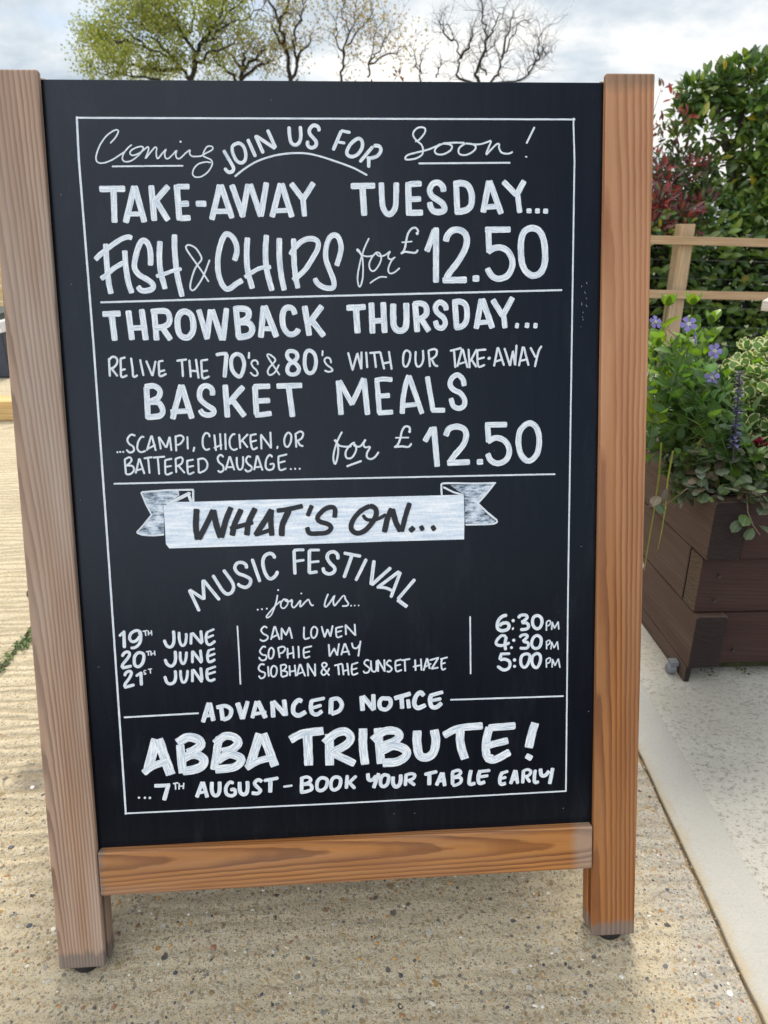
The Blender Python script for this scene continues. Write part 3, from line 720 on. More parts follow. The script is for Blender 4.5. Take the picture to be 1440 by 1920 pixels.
-7.16 108.9,858.2 118.5,842.9
~6.80 140.7,868.4 139.3,874.7 132.7,878.8 127.4,874.4 128.2,867.1 136.8,859.7 139.4,852.4 135.2,846.9 129.2,848.5 126.6,856.2
-7.18 151.6,880.5 153.8,845.2
~7.18 148.4,878.2 158.2,879.2 165.4,874.9 167.2,864.8 165.6,853.9 159.9,848.4 151.3,847.1
-7.21 185.7,882.5 178.8,845.2
-7.59 186.6,882.5 199.8,845.7
-6.09 179.8,852.8 197.0,853.8
-7.22 199.9,881.3 213.2,860.6
-7.24 225.9,883.9 212.2,859.7
-6.87 214.1,861.5 216.1,845.5
-6.90 228.9,849.0 233.9,848.2
-6.91 241.5,849.2 247.3,848.4
-6.53 252.6,848.7 258.0,847.9
=painted_words|RELIVE in thin capitals / THE in thin capitals
-2.65 -281.7,815.8 -282.0,793.0
~2.65 -281.8,813.6 -277.2,817.4 -272.5,815.6 -272.1,809.9 -276.1,804.7 -281.3,802.5
-2.66 -279.4,803.1 -272.4,793.4
~2.66 -267.5,815.6 -267.9,803.5 -267.8,792.7 -260.3,794.5
-2.53 -268.2,814.9 -261.2,816.4
-2.54 -268.1,800.7 -261.9,802.2
~2.66 -254.7,816.0 -253.7,803.3 -253.1,792.7 -247.6,794.5
-2.54 -243.8,813.9 -240.6,793.2
-2.54 -236.5,812.2 -229.8,793.0
-2.55 -224.9,811.7 -229.8,793.0
~2.67 -221.1,811.0 -221.3,801.5 -220.6,792.8 -212.2,795.6
-2.55 -221.5,810.7 -215.1,811.6
-2.55 -221.2,798.1 -213.7,800.1
-2.68 -199.4,811.3 -186.1,812.7
-2.68 -192.6,811.9 -192.2,791.1
-2.69 -183.3,812.4 -182.7,790.4
-2.69 -175.2,813.3 -173.0,788.8
-2.56 -183.4,798.7 -173.6,798.2
~2.69 -168.7,811.5 -168.6,799.4 -167.6,789.4 -159.1,791.5
-2.56 -169.3,810.9 -160.0,812.2
-2.57 -168.5,797.6 -160.7,798.7
=painted_words|70's & 80's with thick numerals
~4.11 -150.5,817.7 -143.1,819.0 -135.4,819.2
-5.29 -136.9,818.6 -140.8,789.7
o4.86 -123.7,818.4 -118.2,815.4 -115.6,806.9 -117.5,797.4 -121.5,790.6 -126.6,792.7 -131.0,799.8 -131.7,809.8 -128.8,816.2
-2.65 -108.8,820.7 -109.6,812.2
~2.22 -98.7,804.4 -99.0,808.6 -102.9,810.5 -106.7,807.5 -104.8,802.3 -100.5,797.9 -99.4,792.7 -103.7,791.3 -108.7,795.8
~2.08 -71.8,791.5 -80.2,804.9 -86.2,815.2 -85.6,817.7 -81.2,815.9 -76.4,810.7 -79.4,806.3 -84.8,800.6 -86.8,795.0 -83.7,791.7 -77.6,795.3 -72.0,804.8
o5.05 -55.1,821.1 -50.0,818.8 -49.0,813.2 -53.3,808.1 -59.4,804.6 -62.1,797.2 -58.4,792.3 -50.9,792.9 -47.3,798.5 -50.5,804.7 -57.8,809.4 -61.7,814.9 -60.0,820.4
o4.76 -33.8,821.5 -27.7,817.7 -25.6,808.4 -27.6,798.1 -32.2,793.4 -37.1,794.9 -39.8,802.8 -39.5,813.0 -37.8,818.9
-2.24 -16.8,821.5 -17.4,814.2
~2.25 -6.4,805.2 -7.8,810.8 -12.2,812.3 -15.0,809.0 -12.5,803.8 -6.9,799.3 -5.2,796.0 -10.5,794.6 -15.4,796.5
=painted_words|WITH in thin capitals / OUR in thin capitals / TAKE-AWAY in thin capitals
-2.62 15.1,818.6 20.3,796.4 26.9,817.2 31.4,797.2 32.2,819.3
-2.63 38.0,818.9 39.0,798.5
-2.63 41.9,817.0 56.4,818.2
-2.63 48.3,816.9 50.1,798.4
-2.64 55.8,818.6 60.6,796.3
-2.64 66.8,819.3 70.1,795.8
-2.64 58.5,803.8 68.4,805.5
o2.65 89.8,819.6 93.9,816.2 93.0,806.9 89.1,799.6 85.3,801.5 84.9,810.8 86.5,817.2
~2.65 101.1,818.8 100.6,806.8 102.7,799.4 107.7,801.1 110.5,808.5 110.2,820.0
-2.66 117.4,819.5 119.1,798.2
~2.66 116.5,818.6 124.5,820.9 128.2,818.4 126.3,812.0 119.2,807.5
~2.66 121.5,808.3 125.2,800.9 129.7,799.3
-2.67 144.8,818.2 160.0,821.7
-2.67 150.1,819.0 151.8,796.7
-2.67 160.6,820.7 154.1,798.0
-2.67 161.2,820.7 167.5,796.4
-2.48 155.3,801.3 164.3,804.0
-2.67 168.8,820.6 170.2,796.0
-2.68 179.7,820.1 170.6,804.2
-2.68 172.2,807.6 179.0,797.2
~2.68 180.6,819.5 180.2,810.2 181.7,798.1 190.1,800.2
-2.68 180.6,818.6 191.7,819.3
-2.49 181.0,807.4 189.8,809.5
-3.64 193.4,807.2 197.4,809.4
-2.68 206.5,821.9 201.6,797.8
-2.68 206.9,821.9 214.7,798.5
-2.50 202.0,803.4 212.2,806.6
-2.69 215.1,820.9 222.4,798.4 226.2,817.0 229.0,798.8 230.8,824.7
-2.69 239.1,822.4 234.0,797.6
-2.70 240.1,822.3 246.7,798.0
-2.51 235.3,804.3 245.0,806.4
-2.70 248.7,821.3 255.9,808.1
~2.70 263.6,822.9 259.4,815.5 254.7,796.0
=painted_words|BASKET in bold capitals / MEALS in bold capitals
-7.00 -238.1,780.4 -238.4,740.0
~7.00 -240.3,780.0 -228.6,780.7 -221.9,775.0 -224.4,766.2 -236.9,760.6
~7.02 -237.1,760.6 -224.7,760.1 -219.7,751.4 -222.3,744.4 -230.9,742.5 -240.5,742.2
-7.33 -194.9,781.6 -208.3,739.1
-7.33 -194.6,781.6 -183.9,739.2
-6.47 -210.3,748.3 -187.1,749.0
~6.79 -156.8,767.6 -157.0,775.0 -161.9,779.5 -168.6,778.8 -172.6,772.7 -172.3,763.8 -165.3,756.3 -157.0,750.2 -157.0,745.4 -163.0,743.2 -170.0,745.3 -173.4,750.5
-7.09 -140.5,780.9 -139.5,739.7
-7.11 -117.7,778.3 -137.9,757.2
-7.11 -132.9,762.3 -117.8,740.8
-7.12 -103.5,778.8 -102.9,741.7
-6.83 -105.4,777.6 -84.2,778.1
-6.55 -103.6,759.6 -85.0,760.2
-6.56 -105.1,741.7 -83.8,744.0
-6.85 -76.4,778.0 -44.0,778.2
-7.16 -61.2,778.0 -57.4,738.8
-7.05 1.9,783.6 4.2,740.1
-6.48 2.9,783.6 19.0,752.6
-6.51 34.4,785.8 18.0,753.1
-7.07 34.4,785.8 38.0,739.4
-6.52 50.9,783.7 53.3,740.9
~5.95 48.1,782.8 57.7,784.3 70.9,783.4
-6.26 50.9,762.8 67.3,763.7
-6.27 51.1,741.7 70.9,742.5
~6.55 91.9,788.6 87.5,776.8 83.9,758.6 82.5,739.9
-6.55 91.9,788.2 108.3,739.5
-6.01 83.0,750.2 101.3,751.8
-6.57 115.4,786.8 122.5,742.6
-6.33 120.2,743.8 138.0,743.5
~6.62 163.0,773.6 161.2,782.3 154.8,788.0 147.9,784.9 144.7,777.2 148.2,770.1 157.5,765.0 163.2,757.1 162.4,748.9 155.9,745.5 148.7,748.9 145.5,758.9
=painted_words|SCAMPI, CHICKEN, OR in thin capitals
.1.28 -279.0,699.2 -275.5,699.5 -271.8,699.4
~2.39 -255.3,719.4 -260.7,720.8 -265.6,715.3 -264.1,709.7 -258.9,705.5 -258.7,700.3 -263.9,698.5 -267.9,702.3
~2.39 -244.4,717.3 -248.0,717.7 -252.6,711.3 -253.9,703.0 -250.1,698.6 -243.4,700.3
-2.39 -235.6,719.3 -242.3,700.3
-2.39 -235.2,719.3 -231.2,699.6
-2.21 -240.7,702.7 -231.1,707.5
-2.39 -226.7,717.6 -224.9,701.4
-2.39 -226.3,717.4 -218.1,703.4
-2.40 -213.0,717.3 -217.9,703.4
-2.40 -212.9,717.3 -211.7,699.2
-2.40 -205.6,718.7 -205.8,698.5
~2.40 -206.6,716.8 -199.1,718.5 -195.6,714.7 -199.7,708.3 -205.4,706.2
-2.41 -190.8,717.4 -191.2,700.6
-2.41 -182.7,703.8 -184.5,697.4
~2.41 -163.1,715.3 -163.9,719.3 -167.9,720.7 -171.5,715.1 -172.0,704.8 -168.6,699.7 -163.3,700.9
-2.42 -157.2,718.9 -156.0,697.9
-2.42 -149.9,720.3 -149.6,699.1
-2.23 -158.8,701.7 -147.8,705.8
-2.42 -143.4,720.1 -143.6,698.9
~2.42 -130.4,718.5 -134.2,718.1 -138.2,711.6 -137.5,702.2 -133.2,698.7 -128.6,700.5
-2.43 -125.7,718.8 -125.3,700.0
-2.43 -114.5,718.6 -124.9,708.5
-2.43 -122.0,710.3 -115.7,701.1
~2.43 -111.4,717.6 -111.8,708.2 -109.4,699.1 -103.1,701.4
-2.43 -112.7,716.7 -103.7,718.3
-2.25 -112.2,708.2 -103.7,710.3
-2.44 -98.5,698.5 -98.3,717.3 -86.3,700.1 -86.4,720.8
-2.26 -77.7,702.7 -78.8,698.6
o2.44 -64.5,719.0 -60.3,716.1 -61.1,707.1 -65.1,701.1 -68.6,703.5 -68.9,711.9
-2.45 -54.6,717.3 -54.2,699.7
~2.45 -55.9,716.4 -48.8,720.3 -44.8,717.6 -47.2,711.5 -54.0,707.8
~2.45 -52.6,708.8 -49.4,703.0 -45.1,701.4
=painted_words|BATTERED SAUSAGE in thin capitals
-2.39 -270.5,690.3 -270.3,670.9
~2.39 -270.9,689.9 -264.3,692.5 -262.2,688.2 -267.7,682.7 -270.0,681.8
~2.39 -268.7,682.2 -261.4,681.2 -260.0,675.9 -264.7,671.3 -270.3,670.9
-2.40 -252.5,690.8 -258.1,671.6
-2.40 -252.1,690.8 -247.2,670.7
-2.21 -256.5,675.8 -247.7,677.9
-2.40 -246.9,690.6 -235.8,691.9
-2.40 -241.4,690.9 -240.7,671.1
-2.40 -235.4,691.3 -220.0,692.3
-2.40 -229.3,691.5 -228.8,669.5
~2.41 -220.2,688.5 -220.8,678.7 -220.0,669.7 -211.7,671.9
-2.41 -220.8,687.8 -211.3,689.4
-2.22 -220.4,679.1 -212.4,680.4
-2.41 -207.2,689.7 -207.3,671.2
~2.41 -207.8,688.8 -200.6,691.0 -198.2,688.2 -200.2,682.9 -206.9,679.3
-2.41 -204.0,680.2 -196.5,670.6
~2.42 -192.5,687.5 -193.0,678.1 -191.8,669.5 -184.4,671.8
-2.42 -193.1,686.2 -184.5,687.7
-2.23 -192.6,678.4 -184.5,679.7
-2.42 -178.8,689.0 -179.0,670.2
~2.42 -180.4,687.6 -171.9,688.5 -167.6,682.2 -169.9,674.7 -178.5,670.2
~2.43 -146.7,689.8 -150.3,692.9 -154.2,689.4 -153.1,683.7 -148.1,678.9 -147.9,673.2 -152.3,670.8 -155.0,673.4
-2.43 -139.2,690.9 -145.1,673.1
-2.43 -138.8,690.9 -134.0,672.8
-2.25 -143.6,676.9 -134.9,677.0
~2.43 -130.2,689.8 -130.3,680.3 -128.3,673.8 -124.2,674.9 -122.5,682.0 -122.3,690.5
~2.44 -112.1,689.0 -115.8,690.2 -118.8,685.7 -116.7,680.9 -112.0,676.7 -112.6,672.7 -117.6,670.9 -120.8,674.0
-2.44 -104.5,691.1 -109.0,672.2
-2.44 -103.9,691.0 -98.2,671.4
-2.26 -107.6,676.0 -99.4,676.7
~2.45 -84.8,688.3 -88.5,691.3 -93.1,685.1 -94.0,675.7 -90.2,672.1 -84.7,673.9 -83.9,679.8 -89.0,679.3
~2.45 -77.2,689.9 -77.6,681.0 -76.1,671.8 -67.7,673.7
-2.45 -77.8,689.1 -65.9,691.7
-2.26 -77.2,680.9 -68.5,683.0
.1.32 -62.2,672.6 -56.7,672.8 -50.9,672.7
=painted_words|for in thin joined handwriting before the lower price
~2.40 4.9,718.9 -0.8,708.6 -5.6,695.6 -7.4,684.7 -5.4,677.6 -2.6,684.2 -0.8,695.5 -2.0,704.2 -5.2,708.2 -3.0,707.5 0.1,701.6 8.7,699.6 16.4,699.9
~2.41 20.9,703.7 18.7,704.2 12.0,698.5 8.5,692.0 9.7,685.4 16.0,685.2 21.5,692.8 22.1,699.8 18.9,703.3 20.8,700.2 27.4,699.6 32.5,705.2 35.0,708.6 32.0,702.8 33.9,698.2 40.3,698.7 36.2,691.3 36.0,685.2 41.2,682.9 46.8,686.1 51.3,692.1
-2.63 9.1,674.2 29.1,681.0
=painted_words|pound sign before the lower price
~2.65 91.9,717.4 91.6,722.5 86.1,723.7 81.6,717.7 79.2,707.9 75.7,700.3 71.1,697.3
~2.65 71.5,697.6 81.2,698.4 89.6,697.6 94.1,702.1
-1.98 72.8,709.6 90.9,709.6
.1.98 91.7,717.2
=painted_words|price 12.50 in the lower row
-7.52 123.1,722.9 126.9,670.9
-7.08 121.3,721.2 110.9,703.9
~7.55 138.3,710.3 142.3,719.2 152.4,722.3 162.3,718.8 165.2,711.0 161.1,698.4 149.8,685.4 141.9,674.5
-7.58 139.9,675.7 169.8,676.1
-7.62 178.8,675.9 187.1,676.1
-7.14 189.7,723.7 218.7,723.5
-7.14 193.1,723.0 194.6,700.9
~7.38 192.8,701.6 203.5,706.7 215.4,702.7 221.5,691.5 218.8,679.4 208.0,673.4 197.9,677.0 192.7,686.6
o7.41 247.2,724.7 256.9,719.4 261.0,705.0 259.3,687.3 251.9,677.2 244.0,676.5 236.5,685.6 233.6,701.2 236.4,716.1
=painted_ribbon
#fill -225.5,629.8 -209.8,634.0 -186.7,633.7 -118.4,634.1 -26.1,634.1 -28.0,574.8 -121.1,574.2 -221.6,574.3 -225.5,580.0
#thin -252.5,647.7 -205.6,648.8 -205.1,642.5 -218.2,634.2 -225.5,629.8 -227.0,591.9 -251.7,592.6 -260.7,596.4 -241.2,618.6
-2.34 -252.5,647.8 -219.0,649.5 -186.2,649.3
-2.69 -187.2,649.4 -187.9,633.6
-2.00 -252.9,647.7 -246.9,630.7 -241.2,618.6 -253.5,604.3 -261.4,596.4
~2.35 -261.4,596.4 -254.2,593.1 -240.8,591.8 -227.0,592.6
-4.37 -221.7,630.9 -206.2,638.2 -190.6,645.5
-3.70 -193.3,643.0 -190.4,633.3
#fill -40.2,634.4 56.9,633.7 161.4,633.6 162.1,603.6 161.4,574.4 62.7,574.7 -42.2,575.1
#thin 144.3,646.3 203.2,646.9 179.3,621.7 203.2,598.0 198.7,594.1 163.3,596.2 162.1,633.6 153.0,639.4
~2.46 132.3,633.5 132.0,644.8 133.8,649.0 151.3,648.9 177.7,647.9 204.1,647.9
-2.47 202.0,647.2 190.0,632.8 179.7,621.7 191.7,609.9 205.5,598.5
~2.49 205.5,598.5 204.0,595.4 195.2,593.8 162.9,594.1
-2.45 134.3,644.4 147.7,637.4 160.9,633.2
=ribbon_words|WHAT'S ON in black on the white ribbon
~7.77 -184.1,624.7 -186.2,601.4 -184.6,584.4
~7.11 -163.1,622.9 -172.5,604.5 -183.7,584.9
~7.79 -163.1,622.9 -159.9,602.4 -155.5,586.3
~7.47 -140.1,625.7 -147.6,609.0 -154.7,586.2
~7.48 -127.4,622.6 -136.8,603.5 -140.6,588.3
~7.50 -109.5,623.5 -118.9,604.7 -121.8,588.2
~5.79 -143.1,597.6 -128.4,601.1 -112.9,605.4
~7.52 -88.6,621.2 -97.4,607.5 -111.0,587.9
~7.18 -89.1,621.2 -90.3,605.6 -89.7,586.7
~5.48 -111.9,588.8 -99.7,591.9 -86.7,596.4
~6.16 -82.4,619.3 -67.7,621.0 -48.4,624.6
~7.89 -66.0,620.6 -75.3,601.7 -77.3,586.0
-5.85 -36.7,625.3 -43.0,611.2
~6.23 -8.2,608.1 -7.1,618.6 -11.8,622.2 -21.4,619.0 -30.0,609.5 -27.4,603.8 -16.8,600.0 -13.0,594.6 -18.9,589.0 -31.0,588.1 -41.3,589.1 -44.2,596.9
~6.60 38.4,622.6 25.2,615.4 14.8,602.6 13.5,592.4 21.0,586.9 31.6,590.7 42.3,602.7 46.5,612.2 44.4,619.6 37.5,622.6
~4.52 28.6,610.9 33.6,604.7 44.1,604.0 52.8,607.1 59.0,611.0
~7.32 66.7,618.3 60.6,604.8 56.3,586.9
~7.32 67.0,617.7 71.9,599.2 77.8,587.5
~6.64 90.2,625.0 84.3,607.6 78.7,587.0
-7.02 89.5,587.2 95.4,592.8
-7.38 102.9,589.8 108.2,592.5
-7.40 118.2,589.3 123.5,592.4
=painted_words|MUSIC in arched capitals / FESTIVAL in arched capitals
-4.33 -199.4,519.3 -187.7,489.7
-4.10 -199.1,519.3 -181.0,505.6
-4.33 -180.8,531.8 -181.0,504.9
-4.33 -180.8,531.6 -160.8,503.7
~4.34 -168.2,537.7 -162.2,526.5 -155.8,515.6 -150.3,511.6 -144.6,514.0 -142.0,521.1 -144.8,529.4 -154.2,544.2
~4.36 -124.1,544.3 -125.0,549.8 -130.0,552.9 -136.1,551.9 -139.3,545.8 -135.2,538.6 -126.2,534.7 -119.8,529.8 -121.2,523.0 -126.9,519.6 -133.7,522.2 -136.8,525.4
-4.35 -116.6,557.4 -107.6,526.1
~4.60 -86.8,556.6 -89.5,562.0 -94.6,563.5 -100.5,559.8 -102.9,551.6 -101.1,539.8 -97.0,531.6 -91.9,530.3 -86.8,534.6 -84.0,540.2
-4.24 -62.0,567.1 -61.9,534.4
~3.74 -62.9,566.7 -56.0,567.2 -48.3,567.0
-3.50 -61.6,552.1 -48.7,553.6
-4.50 -42.0,567.1 -43.3,535.7
-3.50 -42.5,566.5 -28.2,566.1
-3.26 -42.2,550.2 -29.3,551.3
-4.02 -44.6,536.1 -32.0,537.4
~4.53 -5.3,552.6 -5.5,559.0 -10.4,563.2 -17.1,561.5 -19.2,555.2 -15.3,548.0 -10.0,542.1 -10.8,536.6 -17.0,533.9 -23.5,536.7 -25.2,543.2
-4.28 2.3,561.2 25.3,556.0
-4.54 13.1,557.4 1.8,527.8
-4.30 32.2,552.7 17.1,523.4
-4.81 42.0,550.4 37.3,516.9
-4.58 64.2,540.0 37.7,516.9
-4.33 75.3,534.5 44.8,512.7
-4.33 76.6,533.8 63.0,499.1
~4.08 47.1,514.1 57.3,512.4 66.8,507.8
-4.35 95.8,523.3 71.9,496.5
-5.12 71.7,496.3 84.7,485.9
=painted_words|join us in thin joined handwriting
.1.27 -112.1,489.3 -106.6,489.8 -100.2,490.3 -84.4,514.6
~1.97 -85.6,508.4 -87.3,500.1 -90.6,490.7 -95.0,481.3 -99.8,478.1 -101.2,479.7 -97.2,484.9 -88.7,494.2 -81.5,499.9
~1.97 -75.1,501.8 -78.0,501.9 -81.6,496.9 -81.2,491.2 -77.3,490.2 -72.6,496.0 -72.9,501.1 -76.3,501.2 -72.3,498.6 -66.4,501.5
~2.01 -70.0,498.3 -66.5,499.7 -67.7,494.3 -65.7,490.4 -61.8,492.8 -55.9,500.1 -56.5,495.2 -56.2,491.1 -49.7,497.6 -45.4,500.7 -44.0,497.4 -41.6,492.6 -38.7,493.0
~2.15 -19.3,507.5 -22.4,500.5 -24.6,492.1 -22.5,489.9 -16.8,496.4 -11.1,504.7 -13.0,497.6 -11.7,491.0 -7.3,495.4 0.9,504.2 3.5,498.3 6.8,493.2 4.3,490.2 -1.8,490.2
.1.13 -54.5,509.0 10.3,490.2 15.1,490.3 20.2,490.1
=painted_words|19TH in white numerals / JUNE beside 19TH
-4.34 -286.0,467.9 -286.8,444.0
-3.58 -287.1,465.3 -292.6,460.2
~3.85 -265.6,460.2 -266.9,466.5 -272.2,466.7 -277.6,462.9 -279.3,456.9 -276.3,452.5 -270.5,453.9 -266.0,459.8
~3.84 -265.8,467.2 -264.6,461.8 -265.4,453.7 -268.6,447.8 -273.7,444.3 -279.1,444.1
-1.67 -262.1,465.7 -255.6,466.8
-1.67 -258.7,465.8 -258.3,459.4
-1.67 -254.7,466.7 -254.7,460.0
-1.67 -250.8,466.9 -250.6,459.6
-1.54 -255.2,462.5 -250.6,463.6
~4.12 -222.5,465.5 -222.2,456.1 -223.5,447.6 -227.3,443.4 -232.1,445.4 -235.3,453.6
~3.61 -215.3,463.6 -215.5,453.1 -213.4,445.6 -210.4,444.8 -207.6,448.8 -206.2,456.8 -206.4,461.5
-3.62 -199.6,461.7 -201.1,445.5
-3.88 -198.9,461.7 -186.4,445.9
-3.88 -187.3,464.4 -186.4,446.8
~3.63 -179.1,461.8 -181.0,454.5 -180.1,446.6 -176.1,444.5 -168.9,449.5
-2.85 -180.4,460.9 -169.5,465.4
-3.11 -179.8,453.8 -170.5,457.3
=painted_words|20TH in white numerals / JUNE beside 20TH
~3.85 -290.8,432.7 -287.3,437.7 -282.3,439.0 -280.7,435.2 -284.2,429.5 -290.2,422.3 -291.8,417.2
-4.11 -292.1,417.2 -278.7,419.8
o4.11 -268.7,437.4 -263.5,435.8 -262.6,430.0 -265.4,422.2 -270.5,418.3 -274.9,421.2 -275.0,429.8 -272.7,434.8
-1.67 -259.6,438.0 -253.4,438.9
-1.67 -256.5,438.2 -256.4,432.7
-1.67 -253.1,439.1 -252.9,432.7
-1.67 -248.5,439.5 -248.1,432.5
-1.55 -253.4,434.7 -248.2,436.2
~4.14 -221.8,438.2 -221.7,429.0 -223.2,421.8 -227.5,417.4 -232.9,420.2 -235.7,427.5
~3.62 -215.3,436.9 -215.7,427.4 -213.8,420.8 -211.1,420.7 -208.4,427.1 -207.1,436.5
-3.63 -199.6,437.3 -200.3,420.2
-3.89 -199.6,437.1 -188.0,420.0
-3.63 -189.1,438.3 -188.3,421.1
~3.64 -178.1,437.8 -180.3,430.0 -179.6,422.1 -175.9,421.3 -170.2,424.6
-2.86 -179.7,436.3 -170.1,438.9
-3.12 -179.9,428.6 -169.8,432.1
=painted_words|21ST in white numerals / JUNE beside 21ST
~3.86 -289.3,406.2 -286.7,411.0 -281.7,412.8 -280.0,409.6 -283.4,402.9 -288.7,395.9 -290.3,391.2
-4.13 -291.0,390.7 -276.8,394.2
-4.13 -267.7,411.6 -268.1,392.5
-3.35 -268.7,409.6 -274.6,405.3
~1.42 -260.4,412.7 -263.0,412.9 -263.8,410.3 -261.2,408.8 -261.9,407.6 -264.3,408.0
-1.42 -258.6,414.2 -253.0,414.9
-1.55 -255.5,414.0 -255.3,408.2
~4.15 -223.3,411.7 -223.1,403.1 -225.1,396.0 -230.2,393.2 -235.0,395.7 -237.3,404.4
~3.63 -216.3,411.7 -216.4,402.8 -214.8,395.5 -211.2,395.4 -208.5,401.1 -207.1,411.3
-3.64 -200.9,412.2 -201.7,394.3
-3.90 -200.5,412.2 -188.8,393.7
-3.91 -189.9,414.3 -189.0,396.5
~3.65 -180.9,412.6 -182.4,405.5 -181.5,397.5 -177.2,395.4 -171.5,397.9
-3.13 -181.7,411.0 -170.0,414.6
-3.13 -181.6,404.1 -170.4,407.5
=painted_words|SAM in thin capitals / LOWEN in thin capitals
~2.27 -100.7,464.0 -104.4,466.4 -108.9,461.7 -106.3,456.7 -100.8,453.2 -101.7,448.7 -107.1,446.7 -111.2,449.1
-2.27 -91.2,466.3 -96.6,447.9
-2.27 -90.6,466.3 -85.3,447.5
-2.08 -96.2,450.4 -85.9,455.2
-2.28 -82.8,447.4 -82.0,463.2 -76.5,453.6 -71.8,463.8 -68.6,448.2
~2.28 -52.4,464.1 -53.2,452.7 -51.8,447.3 -45.3,448.9
o2.28 -39.1,463.6 -35.2,459.5 -36.9,451.1 -41.1,448.3 -43.5,452.3 -42.9,459.8
-2.29 -29.6,464.0 -25.9,448.7 -21.7,459.4 -18.2,449.4 -14.7,464.6
~2.29 -10.2,461.9 -10.6,455.0 -9.1,448.0 -2.3,449.8
-2.29 -10.2,460.9 -1.0,462.5
-2.10 -10.0,455.0 -2.7,456.7
-2.30 2.5,450.6 2.3,464.4 14.9,449.7 14.4,465.5
=painted_words|SOPHIE in thin capitals / WAY in thin capitals
~2.27 -103.3,438.3 -107.4,439.1 -111.6,433.3 -108.8,428.3 -103.4,426.7 -104.5,421.6 -110.1,420.6 -113.5,425.1
o2.28 -96.1,437.3 -93.3,432.6 -95.3,424.2 -99.2,422.4 -100.7,428.0 -99.3,434.8
-2.28 -87.6,437.3 -86.1,422.8
~2.28 -88.8,436.0 -81.9,438.1 -78.3,435.6 -81.2,430.5 -86.6,428.4
-2.28 -75.3,436.2 -75.4,421.4
-2.28 -68.2,438.3 -67.6,421.1
-2.09 -77.1,427.0 -67.0,429.4
-2.29 -60.9,438.2 -60.6,421.4
~2.29 -53.4,435.6 -54.4,429.1 -53.1,421.7 -45.8,423.4
-2.29 -54.2,435.0 -42.8,437.3
-2.10 -53.6,428.6 -45.6,430.3
-2.30 -20.8,439.2 -20.0,422.3 -13.7,433.0 -10.0,423.3 -7.0,439.7
-2.30 0.3,439.4 -4.8,423.1
-2.30 0.9,439.4 6.4,422.7
-2.11 -3.7,427.0 6.5,428.2
~2.30 9.9,440.0 11.6,433.4 16.4,432.2 20.8,437.6
-2.31 21.5,442.3 18.1,420.6
=painted_words|SIOBHAN & THE SUNSET HAZE in thin capitals
~2.28 -106.0,414.5 -111.3,415.1 -114.5,409.7 -111.7,405.6 -106.3,403.0 -107.4,397.5 -112.1,395.9 -114.6,399.8
-2.28 -101.9,412.2 -101.3,397.6
o2.28 -94.3,412.4 -90.4,408.7 -91.9,399.8 -95.8,397.4 -98.3,401.1 -97.6,409.0
-2.29 -85.1,413.5 -84.8,396.9
~2.29 -85.7,412.5 -79.9,413.4 -77.8,410.2 -81.2,405.7 -84.6,404.9
~2.29 -83.9,405.1 -77.6,403.4 -77.4,398.6 -84.4,396.3
-2.29 -73.7,412.0 -73.3,397.4
-2.29 -66.6,412.7 -65.7,396.5
-2.10 -75.0,403.1 -65.6,404.5
-2.29 -59.9,413.4 -64.1,397.1
-2.29 -59.3,413.4 -53.2,396.0
-2.11 -63.6,399.6 -54.5,402.6
-2.30 -49.4,396.0 -49.6,413.6 -40.0,396.0 -39.8,413.2
~2.31 -21.1,395.8 -29.4,407.8 -30.1,412.4 -26.6,413.8 -24.2,410.4 -29.5,405.2 -31.8,400.3 -28.6,396.8 -23.1,401.9 -20.8,406.4
-2.31 -14.4,409.2 -3.4,411.7
-2.31 -9.2,409.9 -8.2,395.7
-2.31 -3.4,411.1 -2.3,395.5
-2.31 3.0,412.4 4.6,394.8
-2.12 -3.5,401.1 5.1,403.0
~2.31 9.5,410.6 8.7,402.6 10.1,395.7 17.5,397.8
-2.31 8.5,409.6 17.8,412.4
-2.12 9.3,402.6 16.3,404.5
~2.32 32.8,414.2 28.5,415.2 25.7,410.9 29.3,406.8 32.9,403.2 30.8,398.3 26.2,397.7 24.1,400.6
~2.32 34.7,414.5 35.2,402.5 37.8,398.8 41.5,400.6 42.2,414.2
-2.33 44.0,398.1 44.4,414.7 52.9,398.4 52.7,415.2
~2.33 62.3,412.2 58.5,413.4 55.7,408.7 60.2,405.1 62.5,401.4 59.1,397.7 55.5,398.7
~2.33 68.2,413.2 67.3,406.2 68.9,397.9 76.3,399.8
-2.33 67.6,412.4 75.9,414.2
-2.14 68.0,405.8 74.9,407.3
-2.33 75.3,412.9 87.6,414.4
-2.33 80.0,413.7 80.5,397.0
-2.34 94.0,413.5 94.5,397.4
-2.34 101.8,414.4 102.5,397.5
-2.14 90.7,403.2 103.4,405.5
-2.34 110.0,414.5 105.1,397.0
-2.34 110.4,414.5 113.7,399.2
-2.15 105.5,401.6 115.8,406.8
-2.34 113.3,411.3 125.6,414.4 116.1,399.5 125.5,400.8
~2.35 130.5,413.6 129.2,405.6 130.7,397.7 135.6,399.3
-2.35 127.9,412.3 138.3,414.7
-2.15 129.4,405.6 135.3,407.2
=painted_words|6:30 PM
~4.54 219.0,469.8 212.9,468.5 207.6,463.7 205.4,455.9 207.4,450.2 213.4,448.5 219.5,450.3 221.5,455.3 218.4,459.1 211.8,458.3 208.5,454.7
-4.55 224.9,461.7 229.3,461.9
-4.78 225.6,451.5 227.9,450.3
~4.22 233.6,465.0 237.2,468.6 243.9,468.9 246.1,465.4 241.7,461.1 237.8,459.5
~4.22 238.4,458.4 245.0,458.1 248.2,453.7 245.1,449.6 236.4,449.1
o4.23 260.0,467.7 264.8,464.9 266.5,458.7 264.3,452.2 260.1,449.3 255.3,452.6 253.4,458.6 254.7,465.3
-2.01 272.5,458.5 272.4,446.0
